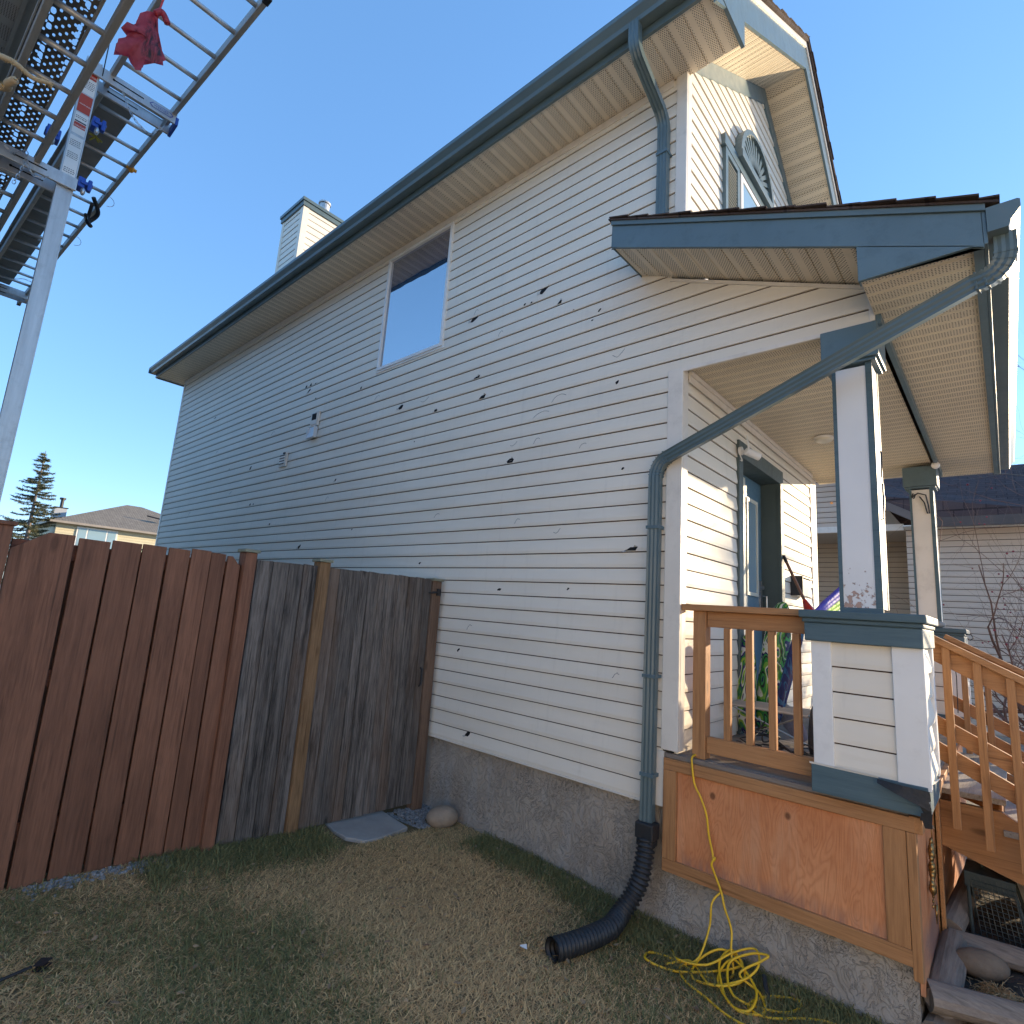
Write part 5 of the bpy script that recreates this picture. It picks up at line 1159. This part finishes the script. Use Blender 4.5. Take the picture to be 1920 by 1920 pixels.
m = MB(); m.box(X3 - 3.4, X3 - 2.6, 6.15, 6.75, 4.8, 5.95); c3 = m.build("chimney", m_side4, E3); m = MB(); m.box(X3 - 3.45, X3 - 2.55, 6.1, 6.8, 5.951, 6.0); m.cyl((X3 - 3, 6.5, 6.0), .09, .5, 10); m.cyl((X3 - 3, 6.5, 6.5), .16, .12, 10); m.build("cap", m_blackm, c3)
m = MB(); m.tube([(X3 - 1.2, 10.6, 6.1), (X3 - 1.0, 11.6, 5.95)], .05, 6); m.box(X3 - 1.1, X3 - .9, 11.4, 11.9, 5.85, 6.02); m.build("roof_vent", m_blackm, E3)
U3 = thing("neighbour_house", "pale green roof edge of another house beside the distant yellow house", "house", (-30, 8, 0))
m = MB(); m.prism([(7.2, 2.0), (12, 2.0), (12, 3.6), (9.0, 3.55), (7.2, 3.15)], 'x', -30, -29.2); m.build("wall", plain("pale green siding", (.40, .46, .36), .6, .08), U3)
m = MB(); m.beam((-29.1, 6.6, 3.04), (-29.1, 9.1, 3.62), .2, .08); m.build("roof_edge", m_blackm, U3)

# ------------------------------------------------------------------ plants
m_bark = plain("dark red brown bark", (.17, .10, .08), .85, .25, 14)
m_barkg = plain("grey brown bark", (.17, .14, .12), .9, .25, 10)
m_needle = plain("spruce needles", (.10, .105, .05), .8, .35, 3)
def spruce(x, y, h, r, seed, label):
    rg = random.Random(seed); t = thing("spruce_tree", label, "tree", (x, y, 0)); m = MB(); m.tube([(x, y, 0), (x + .05, y, h * .5), (x, y, h)], [.16, .09, .012], 8); m.build("trunk", m_barkg, t)
    m = MB(); z = 1.2; br = []
    while z < h - .1:
        t_ = (z / h); L = r * (1 - t_) ** .8 + .12
        for j in range(5):
            a = rg.uniform(0, 6.28); l = L * rg.uniform(.6, 1.15); n = 5; P = []
            for i in range(n + 1): s = i / n; P.append(Vector((x + math.cos(a) * l * s, y + math.sin(a) * l * s, z + rg.uniform(-.02, .02) - .30 * l * s + .32 * l * s * s)))
            br.append(P)
            nn = int(60 * l) + 8
            for q in range(nn):
                s = rg.uniform(.12, 1) * n; i = min(int(s), n - 1); c = P[i].lerp(P[i + 1], s - i)
                for e_ in range(3):
                    d = Vector((rg.gauss(0, 1), rg.gauss(0, 1), rg.gauss(-.15, .8))).normalized() * rg.uniform(.07, .17); w = Vector((rg.gauss(0, 1), rg.gauss(0, 1), rg.gauss(0, 1))).normalized() * .018
                    m.quad(c - w, c + w, c + d)
        z += rg.uniform(.10, .22)
    m.build("crown", m_needle, t)
    m = MB()
    for P in br: m.tube(P, [.02, .017, .014, .011, .008, .004], 4)
    m.build("limbs", m_barkg, t)
spruce(10.3, 30.2, 9.3, 1.5, 9, "unseen spruce added across the street to shade the porch wall")  # out of view, set on the sun's path to soften light on the porch wall
spruce(-40, 4.85, 8.75, 2.1, 3, "tall dark spruce beyond the fence beside the scaffold pole")
def branches(m, tips, p, d, L, r, depth, rg, spread=.6, up=.1, maxd=5, seg=5, bend=.28):
    P = [Vector(p)]; R_ = [r]; dd = Vector(d).normalized()
    for i in range(seg):
        dd = (dd + Vector((rg.gauss(0, bend), rg.gauss(0, bend), rg.gauss(up * .4, bend))) * .5).normalized(); P.append(P[-1] + dd * L / seg); R_.append(r * (1 - .55 * (i + 1) / seg))
    m.tube(P, R_, 6 if r > .01 else 4)
    if depth >= maxd: tips.append(P[-1]); tips.append(P[3]); return
    for k in range(rg.choice((2, 3, 3))):
        i = rg.choice(range(2, seg + 1)); nd = (dd + Vector((rg.gauss(0, spread), rg.gauss(0, spread), rg.gauss(up, spread)))).normalized()
        branches(m, tips, P[i], nd, L * rg.uniform(.6, .85), R_[i] * .72, depth + 1, rg, spread, up, maxd, seg, bend)
def bare(name, label, cat, base, n0, L, r, seed, mat, maxd, berries=0, up=.1, spread=.6, d0=None):
    rg = random.Random(seed); t = thing(name, label, cat, base); m = MB(); tips = []
    for i in range(n0):
        a = i * 6.28 / n0 + rg.uniform(-.4, .4); d = Vector((.55 * math.cos(a), .55 * math.sin(a), 1)) if d0 is None else Vector(d0)
        branches(m, tips, (base[0] + .05 * math.cos(a) * (n0 > 1), base[1] + .05 * math.sin(a) * (n0 > 1), base[2]), d, L * rg.uniform(.8, 1.1), r, 0, rg, spread, up, maxd)
    m.build("branches", mat, t, smooth=True)
    if berries:
        b = MB()
        for i in range(berries): c = rg.choice(tips) + Vector((rg.gauss(0, .03), rg.gauss(0, .03), -abs(rg.gauss(0, .03)))); b.ball(c, rg.uniform(.008, .013), 6, 4)
        o = b.build("berries", plain("wizened red berries", (.22, .02, .03), .4, .3, 20), t); o['kind'] = 'stuff'
        b = MB()
        for i in range(12):
            c = rg.choice(tips) + Vector((rg.gauss(0, .02), rg.gauss(0, .02), 0)); q = [Vector((rg.gauss(0, .02), rg.gauss(0, .02), rg.gauss(0, .02))) for _ in range(3)]; b.quad(c, c + q[0], c + q[0] + q[1], c + q[1])
        o = b.build("withered_leaves", plain("withered orange leaf", (.45, .22, .08), .7, .2), t); o['kind'] = 'stuff'
    return t
bare("berry_shrub", "bare shrub with red berries between the far pier and the tan house", "shrub", (.50, 8.6, .05), 11, 1.3, .036, 5, m_bark, 4, 190, .10, .5)
bare("bare_tree", "bare tree with drooping twigs in front of the mauve roof", "tree", (.72, 8.8, .1), 3, 2.1, .05, 17, m_bark, 5, 90, .0, .6)
bare("bare_tree", "bare tree behind the porch gutter at the right edge", "tree", (1.2, 14.5, 0), 1, 3.0, .13, 23, m_barkg, 5, 0, .18, .6, (0, 0, 1))
# slender sapling to the left of the camera; one twig end, coloured as if sunlit, reaches into the picture
rg = random.Random(2); t = thing("bare_sapling", "frayed tan twig ends reaching in from the left edge before the perforated plank", "sapling", (-3.1, -1.5, .2)); m = MB()
m.tube(smooth_path([(-3.1, -1.5, .2), (-3.12, -1.45, 1.5), (-3.2, -1.35, 3.0), (-3.3, -1.2, 4.4)], 8), [.035 - .0008 * i for i in range(25)], 8)
A = [Vector((-3.2, -1.35, 3.0)), sc(-2.95, -.75, 3.45), sc(-2.84, -.30, 3.66), sc(-2.816, -.054, 3.7), sc(-2.808, -.007, 3.7), sc(-2.831, .045, 3.70), sc(-2.804, .105, 3.70)]
m.tube(smooth_path(A, 8), [.020 - .00022 * i for i in range(49)], 8); Bp = [sc(-2.95, -.6, 3.5), sc(-3.05, -.25, 3.65), sc(-3.003, -.034, 3.7), sc(-2.95, -.015, 3.70), sc(-2.907, .002, 3.70)]
m.tube(smooth_path(Bp, 8), [.018] * 33, 8); m.build("trunk", plain("peeling bark painted sunlit", (.50, .38, .23), .85, .3, 12), t, smooth=True)  # bark colour lightened to stand for sunlight on the twig
m = MB(); SP = smooth_path(A[3:], 14) + smooth_path(Bp[2:], 14)
for i in range(620):
    c = rg.choice(SP); d = Vector((rg.gauss(0, 1), rg.gauss(0, 1), rg.gauss(0, 1))).normalized() * rg.uniform(.008, .024); w = d.cross(Vector((0, 0, 1))).normalized() * .003; m.quad(c - w, c + w, c + d)
m.build("frayed_bark", plain("bark fibre painted sunlit", (.85, .64, .36), .8, .3, 40), t)  # golden sunlight on the twig ends is put into the fibre colour

# ------------------------------------------------------------------ log edging, stones, stool, clutter at lower right
def log(p0, p1, r, label, seed, mat=m_log_x):
    rg = random.Random(seed); P0, P1 = Vector(p0), Vector(p1); n = 10; k = 14; d = (P1 - P0).normalized(); x = d.cross(Vector((0, 0, 1))).normalized(); y = x.cross(d); ph = rg.uniform(0, 6)
    m = MB()
    for i in range(n + 1):
        c = P0.lerp(P1, i / n)
        for j in range(k):
            a = 2 * math.pi * j / k; q = r * (1 + .07 * math.sin(3 * a + ph + i * .4) + rg.uniform(-.025, .025)); m.v.append(tuple(c + x * q * math.cos(a) + y * q * math.sin(a) * .85))
    for i in range(n):
        for j in range(k): m.f.append((i * k + j, i * k + (j + 1) % k, (i + 1) * k + (j + 1) % k, (i + 1) * k + j)); m.mi.append(0)
    m.f.append(tuple(range(k - 1, -1, -1))); m.f.append(tuple(n * k + j for j in range(k))); m.mi += [1, 1]
    tag(m.build("log", [mat, m_logend]), label, "log", "grey logs edging the flower bed")
log((-.37, 3.37, .155), (1.2, 3.98, .13), .068, "long grey log slanting from the plywood corner along the bed", 1)
log((-.325, 3.36, .15), (-.318, 4.0, .17), .062, "short cracked grey log tight against the porch front", 2, m_log)
log((-.34, 4.03, .16), (1.2, 4.35, .12), .06, "thin grey log behind the oval stone in the bed", 3)
log((-.34, 3.32, .03), (-.27, 4.1, .03), .062, "lower log with round end grain under the corner", 4, m_log)
log((-.20, 3.42, .02), (1.2, 3.95, .0), .066, "lower grey log beneath the long slanting log", 5)
log((-.33, 3.28, -.10), (1.2, 3.85, -.12), .066, "bottom log half sunk in the soil", 6)
log((-.335, 4.06, .20), (-.24, 5.3, .26), .055, "sunlit log leaning along the lit skirting panel", 7, m_log)
m = MB(); 
for i in range(14):
    for j in range(8):
        x0, x1, y0, y1 = -.3 + i * .11, -.3 + (i + 1) * .11, 3.5 + j * .2, 3.5 + (j + 1) * .2
        h = lambda x, y: .10 + .015 * math.sin(x * 20 + y * 9) + .05 * (y - 3.5) * .3
        m.quad((x0, y0, h(x0, y0)), (x1, y0, h(x1, y0)), (x1, y1, h(x1, y1)), (x0, y1, h(x0, y1)))
struct(m.build("flower_bed_soil", plain("dark bed soil", (.055, .042, .032), .95, .4, 30, bump=.02, bsc=30)))
stone("stone", (-.205, 3.83, .175), .11, (1.05, .66, .55), .5, (.20, .145, .10), 5, "oval brown stone lying in the log edged bed")
m = MB(); rg = random.Random(44); c0 = Vector((-.13, 3.64, .15))
for i in range(520):
    a = rg.uniform(0, 6.28); L = rg.uniform(.03, .09); el = rg.uniform(-.2, 1.2); p = c0 + Vector((rg.gauss(0, .028), rg.gauss(0, .028), rg.uniform(-.02, .02))); P = []
    for s in (0, .5, 1): P.append(p + Vector((math.cos(a) * L * s, math.sin(a) * L * s, L * s * math.sin(el) - L * 1.1 * s * s)))
    m.tube(P, [.0022, .0018, .0008], 3)
tag(m.build("dried_plant", plain("straw", (.38, .24, .11), .8, .3, 60)), "clump of curled straw coloured dead stalks beside the oval stone", "plant"); m = MB()
for i in range(160):
    a = rg.uniform(0, 6.28); p = Vector((rg.uniform(-.28, .25), rg.uniform(3.52, 3.95), .135)); L = rg.uniform(.02, .05); m.tube([p, p + Vector((math.cos(a) * L, math.sin(a) * L, rg.uniform(0, .02)))], [.002, .001], 3)
tag(m.build("straw_litter", plain("pale straw", (.36, .25, .14), .8, .3, 60)), "scattered bits of straw on the soil of the log edged bed", "straw", kind='stuff')
St = thing("step_stool", "dark green metal garden stool with a bent handle by the stairs", "stool", (-.17, 4.4, .1))
mg = plain("dark green grey metal", (.035, .05, .05), .5, .2, 12)
m = MB(); m.box(-.275, -.06, 4.28, 4.50, .425, .445); m.box(-.275, -.06, 4.275, 4.279, .37, .445); m.build("seat", mg, St, bevel=.006)
for x, s in ((-.262, -1), (-.075, 1)):
    for y, q in ((4.29, -1), (4.49, 1)):
        m = MB(); m.tube([(x, y, .43), (x + .03 * s + .04, y + .04 * q, .135)], .009, 8); m.build("leg", mg, St)
m = MB(); m.tube([(-.262, 4.26, .14), (-.02, 4.25, .14), (.02, 4.45, .14)], .008, 8); m.build("foot_rail", mg, St)
m = MB(); m.tube(smooth_path([(-.20, 4.40, .445), (-.205, 4.40, .50), (-.22, 4.40, .60), (-.16, 4.40, .615), (-.06, 4.40, .615), (-.01, 4.40, .58), (.04, 4.40, .30), (.07, 4.38, .16)], 6), .011, 8); m.build("handle", mg, St, smooth=True)
m = MB()
for i in range(9):
    x = -.25 + i * .022; m.tube([(x, 4.275, .43), (x + .035 + i * .001, 4.255, .15)], .0022, 4)
for i in range(11):
    z = .17 + i * .024; m.tube([(-.245 + (.43 - z) * .1, 4.265, z), (-.06 + (.43 - z) * .12, 4.262, z)], .0022, 4)
m.build("wire_mesh", mg, St)
m = MB(); m.box(-.30, -.20, 4.95, 5.12, .13, .46); m.box(-.10, .05, 5.0, 5.1, .1, .30)
tag(m.build("broken_block", plain("white concrete block", (.55, .52, .48), .9, .2, 12, bump=.01, bsc=30), bevel=.02), "broken pale concrete block lying under the stairs", "block")
# hanging metal ornament on the porch front
m = MB(); mo = plain("antique brass", (.32, .20, .08), .3, .35, 25, metal=.85); rg = random.Random(3)
for i in range(16):
    z = .72 - i * .018; rr2 = .020 + .018 * math.sin(i * .7) ** 2 if i < 12 else .012; a = i * 1.1
    m.ball((-.366 + .012, 3.645 - i * .004 + .010 * math.sin(a), z), rr2 * .72, 9, 6, (.6, 1, 1.1), .15, seed=i)
m.tube([(-.352, 3.66, .80), (-.35, 3.655, .72)], .003, 5); m.tube([(-.345, 3.61, .45), (-.345, 3.60, .37)], [.008, .002], 6)
tag(m.build("wall_ornament", mo, smooth=True), "brass ornament hanging on the plywood front of the porch", "ornament")

# ------------------------------------------------------------------ things on the porch
def swirl(name, cols, sc_=3, seed=0):
    k = N(name); v = k.scale(k.co, (1.2, 1.2, .5), (seed, seed * .7, 0)); n_ = k.noise(v, sc_, 2, .4, 2.6)
    f = k.math('FRACT', k.math('MULTIPLY', n_, 5.)); cr = k.n("ShaderNodeValToRGB"); cr.color_ramp.interpolation = 'CONSTANT'; k.put(cr.inputs[0], f); e = cr.color_ramp.elements
    while len(e) < len(cols): e.new(.5)
    for i, c in enumerate(cols): e[i].position = i / len(cols); e[i].color = c + (1,)
    return k.done(cr.outputs[0], .25, k.noise(k.co, 12, 3), .006, 1.)
mf = swirl("green swirl vinyl", [(.03, .22, .04), (.18, .38, .05), (.62, .64, .55), (.02, .02, .10), (.05, .30, .08), (.02, .03, .03)], 4, 3)
def slab_shape(m, P, prof, th, tilt=None):
    """inflated pad: outline prof (u, v) placed on a frame P=(origin, U, V)"""
    o, U, V = [Vector(q) for q in P]; Nn = U.normalized().cross(V.normalized()); n = len(prof); cu = sum(p[0] for p in prof) / n; cv = sum(p[1] for p in prof) / n; b = len(m.v); rings = (0.02, .5, .8, .95, 1.)
    for sgn in (1, -1):
        for t in rings:
            h = th * math.sqrt(max(0, 1 - t ** 3)) * sgn
            for u, v in prof: m.v.append(tuple(o + U * (cu + (u - cu) * t) + V * (cv + (v - cv) * t) + Nn * h))
    for s_ in range(2):
        for r in range(len(rings) - 1):
            for j in range(n):
                a = b + (s_ * len(rings) + r) * n; m.f.append((a + j, a + (j + 1) % n, a + n + (j + 1) % n, a + n + j)); m.mi.append(0)
def pad(P, w, h, n=28, pw=2.6):
    return [(w / 2 * math.copysign(abs(math.cos(a)) ** (2 / pw), math.cos(a)), h / 2 + h / 2 * math.copysign(abs(math.sin(a)) ** (2 / pw), math.sin(a))) for a in [2 * math.pi * i / n for i in range(n)]]
m = MB(); slab_shape(m, [(-1.36, 4.36, .95), (.97, -.22, 0), (.12, .1, 1)], pad(0, .20, .95), .06); tag(m.build("pool_float", mf, smooth=True), "tall green and white swirled inflatable float on the porch", "float")
m = MB(); slab_shape(m, [(-1.47, 4.30, .94), (.95, -.3, 0), (-.02, .1, 1)], pad(0, .17, .70, pw=2.2), .05); tag(m.build("pool_float", swirl("lime swirl vinyl", [(.25, .42, .04), (.03, .18, .05), (.03, .03, .12), (.6, .62, .55)], 5, 8), smooth=True), "shorter lime striped inflatable float behind the left balusters", "float")
m = MB(); slab_shape(m, [(-1.26, 4.25, 1.03), (.9, -.3, -.2), (.24, .12, 1)], pad(0, .085, .72, pw=4), .018); tag(m.build("snow_sled", swirl("blue wave print", [(.012, .016, .09), (.02, .10, .22), (.012, .016, .09), (.012, .02, .12)], 6, 2), smooth=True), "dark blue patterned sled leaning behind the railing", "sled")
m = MB(); slab_shape(m, [(-1.10, 4.35, .95), (.9, -.3, .25), (-.4, .2, .55)], pad(0, .16, .42, pw=2.2), .012); tag(m.build("snow_saucer", plain("grey violet plastic", (.22, .22, .30), .3, .1), smooth=True), "grey plastic saucer sled propped near the pier", "sled")
m = MB()
for i in range(7): m.tube([(-1.50, 4.0 + i * .05, 1.17), (-.98, 4.0 + i * .05, 1.17)], .004, 5)
m.tube([(-1.50, 3.98, 1.17), (-.98, 3.98, 1.17), (-.98, 4.32, 1.17), (-1.50, 4.32, 1.17), (-1.50, 3.98, 1.17)], .008, 6)
tb = m.build("wire_rack", m_aluold); tag(tb, "low wire rack table standing behind the side railing", "rack")
m = MB(); a = tb.location
for x, y, x2, y2 in ((-1.48, 4.0, -1.02, 4.3), (-1.0, 4.0, -1.46, 4.3)): m.tube([(x - a.x, y - a.y, 1.17 - a.z), (x2 - a.x, y2 - a.y, .93 - a.z)], .006, 6)
lg = m.split("leg", m_aluold, tb)
for o in lg: o.location = (0, 0, 0)
m = MB(); rg = random.Random(77)
for i in range(9):
    c = Vector((rg.uniform(-1.35, -.86), rg.uniform(3.75, 4.1), .95)); P = [c]
    for j in range(7): P.append(P[-1] + Vector((rg.gauss(0, .07), rg.gauss(0, .07), rg.uniform(-.02, .05))))
    for p in P: p.z = max(p.z, .93)
    m.tube(smooth_path(P, 4), .005, 5)
tag(m.build("cable_tangle", m_blackm), "tangle of black cables on the deck behind the railing", "cable")
m = MB(); slab_shape(m, [(-.92, 3.95, .93), (1, -.3, 0), (.05, .15, 1)], pad(0, .12, .34, pw=3), .05); tag(m.build("plant_pot", plain("black pot plastic", (.03, .03, .035), .5, .2), smooth=True), "black plastic tub beside the pier behind the railing", "tub")
m = MB(); p0, p1 = Vector((-1.50, 5.42, 2.36)), Vector((-1.10, 5.05, 1.60)); m.tube([p0, p1], .013, 8); q = (p1 - p0).normalized(); br_ = m.build("broom", plain("brown broom pole", (.25, .12, .07), .5, .15))
tag(br_, "broom with a brown pole and red head leaning at the door jamb", "broom"); a = br_.location
m = MB(); m.tube([p0 + q * .50 - a, p0 + q * .62 - a, p0 + q * .80 - a], [.018, .045, .06], 8); o = m.build("head", m_red, br_); o.location = (0, 0, 0)
m = MB(); m.tube([p0 - a, p0 + q * .08 - a], .0145, 8); o = m.build("grip", m_black, br_); o.location = (0, 0, 0)
m = MB(); m.box(FX + .014, FX + .10, 5.72, 6.06, 2.02, 2.19); mbx = m.build("mailbox", plain("grey mailbox metal", (.34, .35, .33), .4, .1), bevel=.006); tag(mbx, "grey wall mailbox right of the door", "mailbox")
m = MB(); a = mbx.location; m.box(FX + .010 - a.x, FX + .116 - a.x, 5.70 - a.y, 5.719 - a.y, 2.02 - a.z, 2.205 - a.z); m.box(FX + .010 - a.x, FX + .116 - a.x, 5.72 - a.y, 6.08 - a.y, 2.191 - a.z, 2.206 - a.z); o = m.build("lid", m_blackm, mbx); o.location = (0, 0, 0)
# umbrella end: furled striped fabric
t = thing("beach_umbrella", "furled purple and lime striped umbrella lying against the near pillar", "umbrella", (-.9, 4.4, 1.7))
cols = [(.10, .08, .42), (.16, .12, .5), (.28, .55, .04), (.36, .6, .06), (.55, .65, .45)]
ax0, ax1 = Vector((-.98, 4.05, 1.76)), Vector((-.82, 4.70, 2.06))
for i, c in enumerate(cols):
    m = MB(); P = []; off = Vector((.0, .012 * i, .030 - .024 * i))
    m.tube([ax0 + off * .4, ax0.lerp(ax1, .35) + off, ax0.lerp(ax1, .7) + off * 1.25, ax1 + off * .9], [.010, .022, .024, .016], 7); m.build("panel", plain("umbrella cloth %d" % i, c, .6, .15, 8, bump=.003, bsc=30), t, smooth=True)
m = MB(); m.tube([ax0, ax1 + Vector((.03, .08, .05))], .009, 7); m.build("shaft", m_white, t)
# security camera
t = thing("security_camera", "small white security camera with an antenna above the door corner", "camera", (-1.45, 4.28, 3.0))
m = MB(); m.cyl((FX + .03, 4.30, 3.06), .034, .022, 16, 'x'); m.tube([(FX + .05, 4.30, 3.06), (-1.43, 4.30, 3.03)], .012, 8); m.build("mount", m_white, t)
m = MB(); c = Vector((-1.42, 4.30, 3.035)); d = Vector((.55, .62, -.28)).normalized(); m.tube([c - d * .04, c + d * .085], .030, 16, up=(0, 0, 1)); bd = m.build("body", m_white, t, bevel=.006)
m = MB(); m.tube([c + d * .0855, c + d * .0875], .024, 16); m.build("lens", m_black, bd)
m = MB(); m.tube([c - d * .01 + Vector((0, 0, .025)), c - d * .03 + Vector((0, 0, .13))], .007, 8); m.build("antenna", m_white, bd)
m = MB(); m.tube(smooth_path([(FX + .035, 4.30, 3.03), (FX + .05, 4.30, 2.98), (FX + .033, 4.31, 2.99)], 5), .004, 5); m.build("lead", m_white, t)
# plant hooks on the pillars
def hook(o_, U, label):
    m = MB(); o_ = Vector(o_); U = Vector(U); Z = Vector((0, 0, 1))
    pts = [o_, o_ + U * .05 + Z * .035, o_ + U * .11 + Z * .012, o_ + U * .125 - Z * .09, o_ + U * .13 - Z * .17, o_ + U * .115 - Z * .17, o_ + U * .095 - Z * .06, o_ + U * .06 - Z * .0]
    m.tube(pts, .0062, 6); m.tube([o_ + Vector((0, 0, .0)), o_ + Z * .035 + U * .012, o_ + Z * .02 + U * .03, o_ - Z * .015 + U * .015, o_], .0062, 6); tag(m.build("plant_hook", m_blackm), label, "hook")
hook((-.62, 6.485, 3.05), (1, 0, 0), "black wrought iron plant hook on the far pillar")
m = MB(); m.tube([(-.452, 3.38, 2.66), (-.443, 3.375, 2.66), (-.443, 3.37, 2.58), (-.45, 3.38, 2.52)], .004, 6); tag(m.build("plant_hook", m_blackm), "small black hook on the sunlit side of the near pillar, upper", "hook")
m = MB(); m.tube([(-.452, 3.33, 2.47), (-.44, 3.35, 2.48), (-.44, 3.37, 2.40), (-.445, 3.37, 2.30), (-.452, 3.35, 2.29)], .004, 6); tag(m.build("plant_hook", m_blackm), "longer black hook on the sunlit side of the near pillar, lower", "hook")
m = MB(); m.tube([(-.285, 6.46, 1.76), (-.25, 6.46, 1.765), (-.235, 6.46, 1.735), (-.26, 6.46, 1.715), (-.275, 6.46, 1.73)], .005, 6); tag(m.build("plant_hook", m_blackm), "tiny curled hook on the coping of the far pier", "hook")
m = MB(); m.ball((-.50, 6.50, 1.84), .06, 12, 8, (1.3, 1, .55)); tag(m.build("stone_figure", plain("grey stone", (.3, .29, .27), .9, .2, 20), smooth=True), "small grey rock resting on the far pier coping", "stone")
m = MB(); m.tube([(-.31, 5.2, 1.62), (-.30, 5.2, 1.45), (-.305, 5.2, 1.2)], .003, 5); tag(m.build("thin_cord", m_blackm), "thin dark cord dangling behind the near stair railing", "cord")
m = MB(); m.ball((-.415, 6.42, 3.33), .035, 14, 10); tag(m.build("bulb", k.done((.8, .82, .85), .2, None) if False else m_white, smooth=True), "round white bulb at the corner of the far pillar capital", "bulb")
# dark stick at lower left on the grass
m = MB(); m.tube([g(-2.92, .52, .03), g(-2.98, .66, .025)], [.006, .006], 6); m.quad(g(-2.97, .66, .03), g(-2.95, .69, .035), g(-3.00, .735, .03), g(-3.03, .70, .025)); m.quad(g(-2.97, .66, .012), g(-2.95, .69, .012), g(-3.00, .735, .012), g(-3.03, .70, .012))
tag(m.build("rubber_scraper", m_black), "black rubber scraper end lying on the grass at the lower left", "scraper")
# street side paving, unseen, added pale and wide to bounce light under the porch
m = MB(); m.box(1.9, 14, -14, 22, -.3, -.04); struct(m.build("bounce_paving", plain("sunlit concrete driveway", (.55, .53, .50), .9, .12, 2)))
